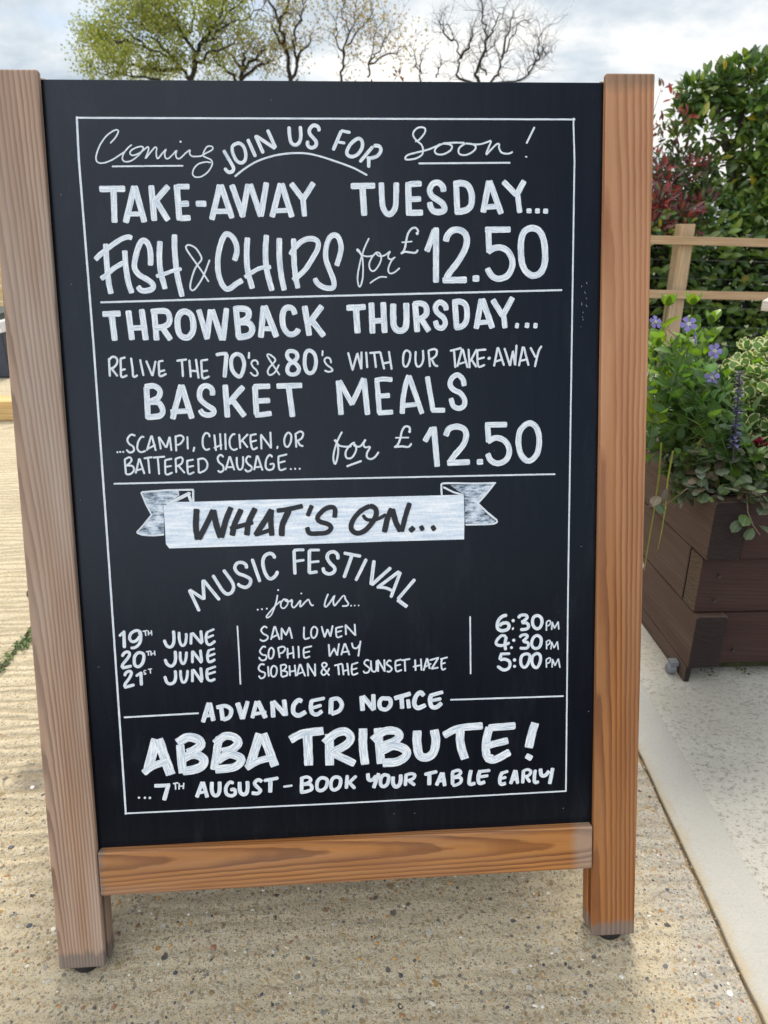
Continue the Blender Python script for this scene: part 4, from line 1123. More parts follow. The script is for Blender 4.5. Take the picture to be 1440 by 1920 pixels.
~1.90 272.0,457.9 276.2,460.4 278.2,457.7 276.2,453.8 272.9,452.8
-1.90 279.6,446.9 280.3,457.9 283.5,449.3 288.5,458.2 289.5,447.1
=painted_words|4:30 PM
~4.00 217.6,440.6 211.8,441.9 206.2,437.3 203.7,432.3 205.9,429.0 212.9,428.2 222.7,431.5
~4.22 217.9,440.6 216.0,430.7 216.8,421.2
.2.23 227.9,434.7
.2.12 224.9,424.6
~4.01 235.9,437.8 238.4,440.9 244.0,441.8 246.6,439.4 242.9,434.7 239.6,432.6
~4.02 240.4,432.0 246.3,431.0 248.3,427.1 245.2,422.9 235.9,423.4
o4.13 259.6,440.1 264.4,437.3 265.6,431.6 263.4,424.3 258.0,421.9 253.8,424.6 252.4,430.4 254.8,437.1
-1.90 272.7,431.8 273.0,420.1
~1.90 271.6,430.2 275.8,432.9 277.9,430.9 275.9,427.2 272.2,425.0
-1.91 278.9,419.7 279.8,430.2 283.2,421.8 287.6,430.5 289.1,419.0
=painted_words|5:00 PM
-3.79 209.0,416.2 223.2,416.2
-4.23 210.7,415.9 208.7,407.7
~4.24 209.0,407.7 215.1,408.9 221.6,405.8 222.7,399.7 219.6,394.9 213.4,394.0 207.5,398.0 205.4,399.8
.2.46 229.0,407.1
.2.24 229.1,398.3
o4.14 245.2,415.1 249.5,413.2 249.5,406.6 246.2,398.9 242.5,396.2 238.8,399.0 237.4,405.9 239.3,412.7
o4.15 259.7,415.1 264.0,412.3 264.6,405.4 262.4,398.3 258.7,395.0 254.5,398.4 252.8,405.3 254.4,412.1
-1.91 272.6,406.8 272.9,394.4
~1.91 271.8,405.4 276.6,408.3 278.6,406.3 277.0,402.0 273.5,400.4
-1.91 280.6,394.4 281.1,406.2 284.6,397.1 289.2,406.4 291.6,393.6
=painted_words|ADVANCED in brush capitals / NOTICE in brush capitals
-5.99 -181.7,365.3 -191.0,338.3
-6.41 -180.9,365.2 -177.0,339.5
-4.71 -189.9,346.4 -177.0,348.3
-6.00 -166.0,358.2 -164.7,339.6
~5.57 -172.4,358.1 -161.0,359.8 -153.1,354.3 -155.7,344.2 -164.7,340.5
-6.87 -144.3,363.6 -138.2,340.4
-5.59 -130.6,365.2 -138.2,340.4
-5.60 -118.8,364.7 -125.7,341.0
-6.46 -117.3,364.7 -107.9,340.4
-4.75 -125.0,346.2 -106.5,349.4
-6.05 -98.3,363.8 -97.7,340.8
-6.48 -97.3,363.8 -81.8,343.5
-6.06 -82.5,365.2 -80.8,342.3
~6.08 -58.4,361.4 -63.7,363.4 -70.1,356.2 -70.4,346.0 -63.4,342.2 -53.9,347.0
~5.65 -45.9,362.4 -47.3,352.9 -45.4,344.8 -39.4,342.5 -32.1,347.2
-4.78 -47.9,361.6 -27.8,364.8
-4.79 -47.4,351.3 -32.5,355.2
-6.54 -19.8,362.6 -20.9,341.9
~5.67 -22.0,361.6 -11.5,363.4 -5.8,355.6 -9.1,346.6 -20.4,341.9
-6.41 21.2,365.7 22.1,344.6
-6.42 22.4,365.7 37.5,345.1
-5.97 36.9,367.4 37.0,345.1
o5.75 52.8,360.7 59.2,359.3 59.5,350.9 53.6,345.1 46.1,347.6 45.1,355.6 48.2,360.5
-5.99 64.8,360.2 87.5,366.1
-6.00 74.7,362.2 75.5,345.1
-5.08 83.4,358.2 84.8,345.4
~6.25 105.4,362.0 100.2,367.0 93.6,360.6 92.3,349.9 97.5,345.3 107.6,349.2
~6.03 115.6,363.7 113.2,356.1 115.4,346.9 121.9,345.4 129.4,351.3
-5.10 113.3,362.1 131.4,366.4
-4.64 114.4,354.9 129.0,357.1
=painted_words|ABBA in the largest brush capitals / TRIBUTE in the largest brush capitals with exclamation mark
-12.79 -253.5,318.0 -266.3,276.4
-13.22 -251.0,317.9 -237.2,266.8
~9.85 -273.1,270.9 -259.6,280.6 -239.6,286.0
-11.14 -222.6,308.6 -221.2,268.3
~11.99 -226.1,311.0 -212.4,318.4 -199.7,315.5 -194.8,307.2 -204.8,299.7 -213.6,296.2
~12.04 -222.8,286.8 -207.3,294.1 -193.0,287.6 -195.2,277.4 -208.5,272.3 -221.5,271.3
-10.34 -170.5,317.5 -180.0,270.8
~11.21 -176.9,307.5 -163.0,317.6 -150.6,315.4 -145.8,306.7 -155.3,298.4 -168.4,295.6
~11.25 -174.4,283.3 -159.9,291.8 -145.3,287.6 -143.0,281.7 -153.2,273.4 -178.2,271.2
-12.14 -116.4,319.1 -131.3,275.3
-11.71 -112.5,318.9 -98.1,272.0
~9.58 -137.0,271.0 -121.3,280.1 -100.4,284.7
~11.35 -76.6,308.4 -58.8,316.3 -31.4,319.0
-12.24 -53.0,313.8 -52.9,270.7
-11.93 -23.7,314.3 -24.6,269.5
~11.48 -31.0,301.4 -15.0,314.6 -1.6,316.4 5.0,307.6 -1.7,297.5 -21.5,287.6
-10.59 -20.4,287.0 9.8,270.2
~11.53 21.9,319.9 21.3,295.2 23.5,268.3
-11.55 42.0,319.6 45.1,268.4
~11.11 34.2,302.3 49.5,314.0 65.3,314.2 71.4,306.9 63.1,299.3 44.9,293.6
~12.07 46.2,286.7 63.0,293.2 78.5,287.1 79.5,278.2 67.2,270.3 47.4,269.5
~12.10 95.2,313.5 94.9,294.1 98.2,278.0 108.2,274.4 117.2,281.3 120.6,297.7 118.5,313.6
~10.30 131.2,304.5 151.9,313.8 185.4,316.1
~11.72 154.2,312.0 154.5,291.2 160.5,269.3
~11.31 194.6,313.7 189.8,292.0 190.9,272.2 198.7,268.2
-10.36 192.9,312.6 230.7,314.0
-9.92 185.8,286.0 220.5,293.4
~10.89 189.3,269.9 201.1,266.3 223.1,276.8
~11.86 257.8,316.9 253.2,301.2 249.0,281.2
-8.10 245.0,270.3 253.8,265.4
=painted_words|7th August, book your table early
-3.22 -280.5,238.1 -281.5,235.3
-3.22 -272.5,237.7 -273.8,234.5
-3.23 -265.9,237.3 -267.4,234.1
~5.16 -259.8,252.3 -248.4,252.2 -238.7,252.6
-5.60 -241.5,251.8 -248.1,231.2
-1.94 -235.1,254.2 -227.7,255.2
-1.94 -231.9,254.5 -231.9,245.5
-1.94 -226.7,254.5 -227.4,245.3
-1.94 -220.6,254.9 -221.8,245.7
-1.73 -227.0,249.9 -221.1,250.3
-5.20 -196.0,254.8 -204.7,232.9
-5.20 -195.3,254.7 -190.6,232.1
-3.90 -202.6,238.8 -190.6,240.8
~5.21 -183.4,254.1 -184.0,241.8 -181.7,235.2 -176.8,234.9 -173.8,241.3 -173.0,254.0
~4.79 -154.2,250.5 -159.6,252.2 -164.9,245.5 -164.7,236.1 -158.3,232.8 -153.2,235.5 -154.0,241.9 -159.7,241.2
~5.23 -146.5,252.2 -146.6,239.9 -143.6,234.3 -138.5,235.2 -136.3,241.6 -136.0,252.8
~5.03 -116.4,250.7 -121.3,253.9 -126.6,249.3 -122.9,243.3 -119.1,238.4 -123.3,234.4 -131.1,235.5
-4.81 -114.4,252.2 -93.9,255.1
-5.69 -105.0,252.4 -106.1,234.7
-3.08 -88.3,242.2 -75.7,243.4
-5.06 -62.7,254.9 -63.9,233.6
~4.40 -65.0,252.7 -55.5,254.5 -50.6,250.1 -55.8,245.6 -62.0,244.8
~4.85 -62.0,244.3 -51.9,243.8 -49.9,237.1 -57.3,233.8 -66.1,232.8
o4.86 -33.5,252.2 -28.5,248.4 -30.6,238.5 -37.4,234.1 -42.4,236.7 -42.1,246.1 -38.6,251.3
o4.87 -14.7,252.4 -10.4,248.7 -12.2,238.7 -18.5,234.1 -23.3,236.9 -23.3,246.3 -19.8,251.5
-4.88 -1.0,254.7 -3.1,234.6
-4.44 11.4,252.9 0.9,243.3
-4.66 0.9,244.0 9.1,234.2
~5.34 26.8,255.6 27.7,246.7 32.8,245.7 38.5,251.5
-5.35 41.9,254.9 34.1,233.8
o4.91 50.8,252.1 55.2,249.5 53.4,239.4 48.6,235.4 44.2,238.0 44.4,247.0 47.8,251.5
~5.37 61.2,249.2 61.0,239.1 64.3,234.2 69.4,236.3 71.6,243.2 71.7,251.7
-4.93 79.1,250.6 77.7,234.4
~4.48 76.8,249.6 85.4,251.9 91.0,250.0 88.6,244.7 80.1,241.6
-4.71 82.3,242.2 91.4,234.9
-4.94 104.0,249.8 122.4,253.4
-5.62 111.4,250.6 110.7,234.1
-5.18 128.5,251.6 120.6,233.1
-5.18 129.6,251.6 132.3,231.6
-4.06 121.1,239.0 133.1,239.8
-4.97 143.1,252.1 143.0,232.4
~4.51 141.3,251.0 150.6,253.8 154.6,250.3 150.5,245.8 144.2,243.7
~4.52 144.2,243.3 153.9,242.8 154.5,236.6 148.2,232.6 142.5,232.0
~5.21 168.7,253.1 166.8,243.1 166.7,232.9 174.9,233.6
~5.22 181.5,252.3 178.8,242.4 180.3,233.3 188.5,234.8
-4.54 180.6,250.2 195.8,251.3
-4.31 179.9,242.4 193.1,243.8
~5.01 212.2,247.4 209.0,239.7 209.9,230.6 217.4,231.4
-4.33 209.0,245.9 220.8,248.8
-4.10 209.4,238.3 218.1,240.2
-5.02 230.1,250.0 223.8,229.9
-4.79 231.0,250.0 233.8,229.4
-3.88 224.2,236.3 234.0,237.0
-4.80 241.8,248.3 240.7,229.7
~4.11 239.5,246.7 247.0,249.9 252.3,246.8 249.3,241.4 242.9,239.6
-4.35 245.2,240.0 251.2,230.9
~4.81 258.4,249.3 257.1,238.4 257.8,230.5 263.8,231.6
~5.27 265.5,250.4 266.9,240.8 272.2,240.0 277.9,246.4
-5.28 282.9,250.5 278.5,227.1"""
P_WHITE = mat_paint('white marker paint')
P_BLACK = mat_paint('black marker paint', (0.012, 0.013, 0.017), (0.02, 0.022, 0.027))
P_RIB = mat_paint('white ribbon paint', (0.88, 0.88, 0.88), (0.50, 0.58, 0.68), 0.36, 0.62, edge=False)
P_THIN = mat_thinpaint()
layer = [0]
def catmull(p, closed):
    n = len(p); out = []
    rng = range(n if closed else n - 1)
    for i in rng:
        if closed: a, b_, c, d = p[i - 1], p[i], p[(i + 1) % n], p[(i + 2) % n]
        else:
            b_, c = p[i], p[i + 1]; a = p[i - 1] if i else b_ * 2 - c; d = p[i + 2] if i + 2 < n else c * 2 - b_
        for k in range(8):
            t = k / 8
            out.append(0.5 * ((2 * b_) + (c - a) * t + (2 * a - 5 * b_ + 4 * c - d) * t * t + (3 * b_ - a - 3 * c + d) * t ** 3))
    out.append(p[0] if closed else p[-1])
    return out
def stroke(mb, typ, w, pts, base):
    pts = [Vector(p) for p in pts]
    layer[0] = (layer[0] + 1) % 17
    h0 = base + 0.018 * layer[0]
    if typ == '.':
        for p in pts:
            n = 12; k = len(mb.v); mb.v.append(Vector((p.x, -h0, p.y)))
            for i in range(n):
                a = 2 * math.pi * i / n; r = w * ru(.9, 1.08)
                mb.v.append(Vector((p.x + r * math.cos(a), -h0, p.y + r * math.sin(a))))
            for i in range(n): mb.face([k, k + 1 + i, k + 1 + (i + 1) % n], uv=[(0, .48), (0, .52), (.1, .5)])
        return
    if typ == '~' and len(pts) > 2: path = catmull(pts, False)
    elif typ == 'o': path = catmull(pts, True)
    else: path = pts
    closed = typ == 'o'
    # resample by length
    seg = [(path[i + 1] - path[i]).length for i in range(len(path) - 1)]; tot = sum(seg)
    cuts = set()
    thinpen = w < 5.0
    cap = 0.5 * w if thinpen else 0.32 * w
    ns = max(2, int(tot / max(1.3, w * 0.22)))
    if typ == '-' and len(path) == 2: ns = max(2, min(ns, int(tot / 6) + 2))
    ss = [tot * i / ns for i in range(ns + 1)]
    if not closed:
        for q in (.0, .12, .35, .65, 1.0):
            ss += [cap * q, tot - cap * q]
    if typ == '-' and len(path) > 2:
        a = 0
        for L_ in seg[:-1]: a += L_; ss += [a - w * .3, a, a + w * .3]
    ss = sorted(s for s in ss if 0 <= s <= tot)
    s2 = [ss[0]]
    for s in ss[1:]:
        if s - s2[-1] > 0.02: s2.append(s)
    ss = s2
    def pos(s):
        for i, L_ in enumerate(seg):
            if s <= L_ or i == len(seg) - 1:
                return path[i].lerp(path[i + 1], min(1, s / L_) if L_ > 1e-9 else 0)
            s -= L_
    P = [pos(s) for s in ss]
    k0 = len(mb.v); nn = len(P); off = ru(0, 50); sd_ = ru(0, 99); row = random.randrange(40)
    for i, p in enumerate(P):
        d = (P[min(i + 1, nn - 1)] - P[max(i - 1, 0)])
        if closed and i in (0, nn - 1): d = P[1] - P[-2]
        d.normalize(); q = Vector((-d.y, d.x))
        hw = w / 2 * (1 + 0.05 * noise.noise(Vector((ss[i] / (w * 1.5), sd_, 0))))
        if not closed:
            e = min(ss[i], tot - ss[i]) / cap
            if e < 1:
                rr = math.sqrt(max(0, 1 - (1 - e) ** 2)); kk = 0.92 if thinpen else (0.10 if w > 11 else 0.40)
                hw *= 1 - kk * (1 - rr)
        h = h0 + 0.012 * (ss[i] / (tot + 1e-6))
        for sgn, vv in ((1, 0.04), (0, 0.5), (-1, 0.96)):
            j = (0.04 * w if not thinpen else .1) * noise.noise(Vector((ss[i] / 5.0, sd_ + 7 * sgn, 3))) * abs(sgn)
            c = p + q * (sgn * hw + j)
            mb.v.append(Vector((c.x, -(h if sgn else h + 0.02), c.y)))
    for i in range(nn - 1):
        a = k0 + i * 3; u0 = off + ss[i] / 12; u1 = off + ss[i + 1] / 12
        mb.face([a, a + 1, a + 4, a + 3], uv=[(u0, row + .04), (u0, row + .5), (u1, row + .5), (u1, row + .04)])
        mb.face([a + 1, a + 2, a + 5, a + 4], uv=[(u0, row + .5), (u0, row + .96), (u1, row + .96), (u1, row + .5)])
def poly(mb, pts, h, mi):
    k = len(mb.v); mb.v += [Vector((p.x, -h, p.y)) for p in pts]
    for t in tessellate_polygon([[Vector((p.x, p.y, 0)) for p in pts]]):
        mb.face([k + i for i in t], uv=[(pts[i].x / 30, pts[i].y / 34) for i in t], mi=mi)
MM = Matrix.Translation((0, 0.010, 0)) @ Matrix.Scale(0.001, 4)
for blk in LETTERS.strip().split('=')[1:]:
    lines = blk.strip().split('\n'); nm, _, lab = lines[0].partition('|')
    items = []; fills = []
    for ln in lines[1:]:
        hd, *pp = ln.split(' ')
        pts = [Vector(tuple(map(float, q.split(',')))) for q in pp]
        if hd[0] == '#': fills.append((hd, pts))
        elif hd[0] == '.' and len(pts) > 1: items += [(hd, [p]) for p in pts]
        else: items.append((hd, pts))
    labs = [q.strip() for q in lab.split('/')]
    # a line of lettering is cut into its words at its widest gaps
    groups = [items]
    if len(labs) > 1:
        iv = sorted((min(p.x for p in pts), max(p.x for p in pts)) for hd, pts in items)
        gaps = []; hi = iv[0][1]
        for lo_, h_ in iv[1:]:
            if lo_ > hi: gaps.append((lo_ - hi, (lo_ + hi) / 2))
            hi = max(hi, h_)
        cut = sorted(c for g, c in sorted(gaps)[::-1][:len(labs) - 1])
        groups = [[] for _ in labs]
        for hd, pts in items:
            xm = sum(p.x for p in pts) / len(pts); groups[sum(xm > c for c in cut)].append((hd, pts))
    for gi, grp in enumerate(groups):
        mb = MB()
        for hd, pts in grp: stroke(mb, hd[0], float(hd[1:]), pts, 0.95 if nm == 'ribbon_words' else (0.55 if nm == 'painted_ribbon' else 0.12))
        if fills:
            a, c = [p for h, p in fills if h == '#fill']   # the two halves of the ribbon body meet in the middle
            poly(mb, [a[0], a[1], a[2], a[3], c[1], c[2], c[3], c[4], c[5], a[6], a[7], a[8]], 0.40, 1)
            for h, p in fills:
                if h == '#thin': poly(mb, p, 0.20, 2)
        for i, v in enumerate(mb.v): mb.v[i] = v * .001
        o = mb.build(nm, [P_BLACK if nm == 'ribbon_words' else P_WHITE, P_RIB, P_THIN], pan, M=Matrix.Translation((0, 0.010, 0)))
        if labs[gi] and not labs[gi].startswith('-'): o['label'] = labs[gi]
# nicks and paint specks on the panel
mb = MB()
for px_, py_ in ((318, 846), (-322, 1010), (-318, 905), (317, 560), (-320, 420), (300, 190), (60, 195), (92, 194), (-160, 840), (10, 610), (330, 330), (-70, 1118), (200, 690), (-330, 640)):
    stroke(mb, '.', ru(.3, .6), [(px_ + ru(-4, 4), py_)], 0.1)
for k in range(9):
    a = (318 + ru(-3, 3), 902 - k * 6 + ru(-2, 2)); stroke(mb, '-', .5, [a, (a[0] + ru(-2, 2), a[1] - ru(1.5, 4))], 0.1)
for i, v in enumerate(mb.v): mb.v[i] = v * .001
tag(mb.build('paint_specks', mat_simple('worn specks', (0.30, 0.31, 0.33), 0.6, 200), pan, M=Matrix.Translation((0, 0.010, 0))), kind='stuff')

# ------------------------------------------------------------------ timber planter
PLX, PLY, PLW, PLD = 0.747, 0.590, 0.95, 0.86
planter = thing('sleeper_planter', 'dark brown planter of stacked timber sleepers full of flowers beside the A-board', 'planter', (PLX, PLY, 0), R(-1.5))
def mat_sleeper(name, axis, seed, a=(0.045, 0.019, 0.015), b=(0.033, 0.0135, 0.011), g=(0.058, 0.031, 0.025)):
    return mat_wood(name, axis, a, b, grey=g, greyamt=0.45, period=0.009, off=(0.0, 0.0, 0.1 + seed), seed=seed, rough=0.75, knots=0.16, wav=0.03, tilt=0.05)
SLX, SLY = mat_sleeper('dark sleeper stain with shade', 'X', 2.3), mat_sleeper('side sleeper stain with yard light', 'Y', 4.4, (0.098, 0.058, 0.041), (0.074, 0.041, 0.029), (0.125, 0.083, 0.062))  # side sleepers lighter, front darker: yard light and shade put into the colour
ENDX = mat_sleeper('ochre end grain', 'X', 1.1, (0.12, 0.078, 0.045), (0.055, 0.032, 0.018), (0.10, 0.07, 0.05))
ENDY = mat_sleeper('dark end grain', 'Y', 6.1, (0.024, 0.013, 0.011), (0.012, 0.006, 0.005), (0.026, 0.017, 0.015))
def endgrain(o, ax):
    for p in o.data.polygons:
        if abs(p.normal[ax]) > .9: p.material_index = 1
T = 0.07; CH = 0.131; Z0 = 0.042
for c in range(3):
    z0 = Z0 + c * CH + 0.0012; z1 = Z0 + (c + 1) * CH - 0.0012
    j = [ru(-.003, .003) for _ in range(4)]
    side_over = c != 1        # the side sleeper runs through to the front on courses 0 and 2
    ty = 0 if side_over else T + .001
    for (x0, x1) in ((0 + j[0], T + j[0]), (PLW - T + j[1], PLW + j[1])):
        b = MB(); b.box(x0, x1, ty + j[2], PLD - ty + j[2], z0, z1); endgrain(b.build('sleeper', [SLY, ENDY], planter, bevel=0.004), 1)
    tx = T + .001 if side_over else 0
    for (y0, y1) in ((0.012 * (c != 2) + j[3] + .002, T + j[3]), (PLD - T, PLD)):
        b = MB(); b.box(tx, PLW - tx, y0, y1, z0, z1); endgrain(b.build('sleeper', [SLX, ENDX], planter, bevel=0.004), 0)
b = MB(); b.box(T, PLW - T, T, PLD - T, 0.045, Z0 + 3 * CH - .03); b.build('soil', mat_soil(), planter)
b = MB(); b.box(.03, PLW - .03, .05, PLD - .05, 0.008, Z0 - .001); BEAR = b.build('base_bearer', mat_simple('mossy bearer', (0.045, 0.05, 0.016), 0.95, 45, 0.8, 0.8, 0.01), planter)
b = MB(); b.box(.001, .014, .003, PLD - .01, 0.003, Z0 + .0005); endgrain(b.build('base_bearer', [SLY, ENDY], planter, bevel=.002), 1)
m = Mat('grey castor plastic'); GREY = m.fin((0.17, 0.175, 0.185), 0.5, None, 0.4)
for (x, y) in ((-0.013, .040), (PLW + .013, .040), (-0.013, PLD - .1), (PLW + .013, PLD - .1)):
    b = MB(); b.tube([(x - .010, y, .0155), (x - .007, y, .0155), (x + .007, y, .0155), (x + .010, y, .0155)], [.009, .0125, .0125, .009], 16)
    b.box(x - .006, x + .012, y - .009, y + .009, .026, .036)
    b.build('castor', GREY, planter)
b = MB()
MOSS = mat_leaf('moss', 0.1, 0.9, 0.0)
for i in range(900):
    x = ru(.01, PLW); y = 0.025 + ru(-.012, .02); z = ru(0.0, .04) * rnd()
    if noise.noise(Vector((x * 14, 0, 1))) < -0.05: continue
    b.quadleaf((x, y, z + .004), rdir(0), rdir(), ru(.004, .009), ru(.003, .005), random.choice([(.10, .10, .012), (.06, .075, .012), (.14, .12, .02), (.04, .04, .015)]))
tag(b.build('moss', MOSS, planter), kind='stuff')
for (x, z) in ((0.10, Z0 + 2.62 * CH), (0.10, Z0 + 2.25 * CH), (0.035, Z0 + 1.72 * CH), (0.035, Z0 + 1.28 * CH), (0.10, Z0 + .3 * CH), (0.62, Z0 + 1.5 * CH)):
    b = MB(); b.tube([(x, .003, z), (x, -.0015 + (0.009 if x != .035 else 0.0), z)], [.0042, .0036], 10); b.build('screw', BLACK, planter)

# ------------------------------------------------------------------ plants in the planter
PLTOP = Z0 + 3 * CH
GREEN = mat_leaf('glossy green leaf', 0.46, 0.42, 0.25)
STEM = mat_leaf('green stem', 0.2, 0.5, 0.0)
VAR = mat_leaf('cream edged leaf', 0.35, 0.4, 0.15, margin=(0.72, 0.70, 0.42))
AJU = mat_leaf('bronze green leaf', 0.2, 0.45, 0.35)
PET = mat_leaf('violet petal', 0.35, 0.6, 0.0)
def curve(p0, p1, lift=0.0, n=6, side=(0, 0, 0)):
    p0, p1 = Vector(p0), Vector(p1); s = Vector(side)
    return [p0.lerp(p1, t) + Vector((0, 0, lift)) * math.sin(math.pi * t) + s * math.sin(math.pi * t) for t in [i / n for i in range(n + 1)]]
VG = [(0.095, .20, .030), (0.08, .17, .028), (0.10, .215, .032), (0.06, .13, .025), (0.15, .27, .036), (0.095, .19, .055), (0.05, .11, .03), (0.10, .19, .09), (0.15, .23, .11)]
VY = [(0.16, .27, .018), (0.21, .32, .025), (0.12, .22, .018)]
def jit(c, a=.25): k = ru(1 - a, 1 + a); return tuple(min(1, q * k) for q in c)
vinca = thing('periwinkle_plant', 'bushy green periwinkle with violet blue flowers in the timber planter', 'flowering plant', (0.86, 0.80, PLTOP - .03))
VO = Vector(vinca.location)
fb, sb = MB(), MB()
def vinca_stem(root, tip, L0=.034, nodes=7, bright=0.35, lift=.03):
    pts = curve(root, tip, lift, nodes, (ru(-.02, .02), ru(-.02, .02), 0))
    sb.tube(pts, [.0016 - .0007 * i / nodes for i in range(len(pts))], 4, tint=(.10, .16, .03), caps=False)
    for i in range(1, len(pts)):
        t = i / nodes; d = (pts[i] - pts[i - 1]).normalized(); a = ru(0, 3.14)
        for s in (0, math.pi):
            o = Vector((math.cos(a + s), math.sin(a + s), ru(.1, .6))) + d * (.5 + t * .9)
            L = L0 * ru(.75, 1.2) * (1 if t < .9 else .8)
            tint = jit(random.choice(VY if t > 1 - bright * .75 and rnd() < .5 + bright * .4 else VG))
            fb.leaf(pts[i], o, d + Vector((0, 0, .6)) + rdir() * .25, L, L * ru(.5, .66), ru(.05, .4), ru(.1, .35), tint)
for i in range(140):
    rx, ry = ru(0.76, 1.02), ru(0.63, 1.08)
    root = Vector((rx, ry, PLTOP - .02))
    px_, py_ = ru(1205, 1365), ru(610, 850)
    if px_ > 1330: py_ = ru(690, 850)
    y = min(1.2, max(.66 if px_ < 1320 else .76, ry + ru(-.08, .08)))
    tip = at(px_, py_, y)
    if tip.z < PLTOP + .03: tip.z = PLTOP + .05
    vinca_stem(root - VO, tip - VO, ru(.027, .041), random.randint(6, 8), random.choice((0, .1, .3)))
for i in range(46):     # the rest of the bed, towards the back and right
    root = Vector((ru(.84, 1.60), ru(1.05, 1.36), PLTOP - .02)) if i % 2 else Vector((ru(1.18, 1.60), ru(.72, 1.3), PLTOP - .02))
    vinca_stem(root - VO, root - VO + Vector((ru(-.12, .12), ru(-.1, .1), ru(.08, .22))), .036, 6, random.choice((0, .2)))
for (px_, py_, y) in ((1252, 575, .80), (1298, 572, .80), (1335, 605, .84), (1330, 640, .84), (1268, 655, .80), (1232, 650, .78), (1225, 735, .72), (1420, 690, .82), (1225, 640, .9), (1300, 640, .9)):
    tip = at(px_, py_, y); vinca_stem(Vector((tip.x + ru(-.03, .03), y + .03, PLTOP)) - VO, tip - VO, .040, 7, .6, .01)
    for a in (0, 2.1, 4.2): fb.leaf(tip - VO, (math.cos(a) * .5, math.sin(a) * .5, 1), (math.cos(a), math.sin(a), -.2), .032, .017, -.1, .4, jit(random.choice(VY)))
fb.build('foliage', GREEN, vinca, smooth=True); sb.build('stems', STEM, vinca)
def flower(px_, py_, y, r, col, face, spin, parent, PO):
    c = at(px_, py_, y) - PO; n = Vector(face).normalized()
    a = n.cross(Vector((0, 0, 1))).normalized(); b_ = a.cross(n)
    mb = MB()
    for k in range(5):
        an = spin + k * 2 * math.pi / 5; d = a * math.cos(an) + b_ * math.sin(an)
        mb.leaf(c + d * r * .06, d + n * .15, n, r, r * .74, .16, .12, jit(col, .12), 'petal')
    o = mb.build('flower', PET, parent, smooth=False)
    eb = MB()
    for k in range(5):
        an = spin + k * 2 * math.pi / 5; d = a * math.cos(an) + b_ * math.sin(an)
        eb.leaf(c + n * .0012 + d * r * .03, d + n * .2, n, r * .3, r * .16, 0.1, .1, (.70, .68, .78))
    eb.tube([c - n * .012, c + n * .002], [.0015, .003], 6, tint=(.6, .6, .45)); e = eb.build('flower_eye', PET, o)
    sb2 = MB(); sb2.tube([c - n * .012, c - n * .02 + Vector((0, .01, -.03)), c + Vector((0, .02, -.07))], .0011, 5, tint=(.12, .2, .04)); sb2.build('flower_stalk', STEM, o)
VIO = (.25, .20, .56)
flower(1229, 604, .72, .0135, VIO, (.2, -.8, .5), .4, vinca, VO)
flower(1291, 608, .72, .0165, VIO, (-.2, -.8, .55), 1.1, vinca, VO)
flower(1303, 633, .73, .0130, (.10, .07, .40), (.6, -.5, .2), .2, vinca, VO)
flower(1340, 658, .70, .0155, VIO, (.1, -.9, .3), .75, vinca, VO)
flower(1335, 708, .66, .0150, (.27, .22, .59), (-.1, -.95, .25), .3, vinca, VO)

euo = thing('variegated_shrub', 'shrub with cream edged round green leaves at the right of the planter', 'shrub', (1.12, 0.95, PLTOP - .03))
EO = Vector(euo.location); fb, sb = MB(), MB()
EG = [(0.12, .22, .055), (0.16, .26, .075), (0.08, .16, .045)]
for i in range(150):
    y = ru(.72, 1.15); px_ = ru(1358, 1560); py_ = ru(640, 840) if px_ > 1385 else ru(690, 800)
    tip = at(px_, py_, y)
    if tip.z < PLTOP + .04: tip.z = PLTOP + .06
    if tip.x > PLX + PLW: continue
    root = Vector((ru(.95, 1.35), ru(.8, 1.1), PLTOP - .02)); pts = curve(root - EO, tip - EO, .03, 7)
    sb.tube(pts, .0015, 4, tint=(.14, .13, .06), caps=False)
    for k in range(2, 8):
        d = (pts[k] - pts[k - 1]).normalized(); a = ru(0, 3.14)
        for s in ((0, 3.14) if k < 7 else (0, 1.57, 3.14, 4.7)):
            o = Vector((math.cos(a + s), math.sin(a + s), ru(.2, .8))) + d
            fb.leaf(pts[k], o, d + rdir() * .4, ru(.024, .036), ru(.019, .026), ru(-.1, .25), ru(.1, .3), jit(random.choice(EG)), 'round')
fb.build('foliage', VAR, euo, smooth=True); sb.build('stems', STEM, euo)

aj = thing('bugle_plant', 'bronze green bugle with one purple flower spike, trailing over the planter corner', 'flowering plant', (0.86, 0.68, PLTOP - .02))
AO = Vector(aj.location); fb, sb = MB(), MB()
AG = [(.10, .13, .07), (.07, .10, .045), (.15, .17, .115), (.10, .085, .05), (.06, .10, .03), (.16, .12, .08), (.09, .14, .03)]
def ajuga_leaf(p, d, L):
    fb.leaf(p, d, Vector((0, 0, 1)) + rdir() * .5, L, L * ru(.55, .8), ru(.1, .6), ru(-.15, .25), jit(random.choice(AG), .35), 'round')
for i in range(430):
    px_ = ru(1212, 1450); py_ = ru(835, 938) if px_ > 1275 else ru(845, 925)
    y = ru(.60, .72) if py_ > 890 else ru(.62, .80)
    p = at(px_, py_, y)
    if p.z < PLTOP - .012 and y > .585: p = at(px_, py_, .575) if px_ > 1330 else p
    if p.x < PLX - .035: p.x = PLX - .03
    ajuga_leaf(p - AO, Vector((ru(-1, 1), ru(-1, .3), ru(-.5, .6))), ru(.017, .032))
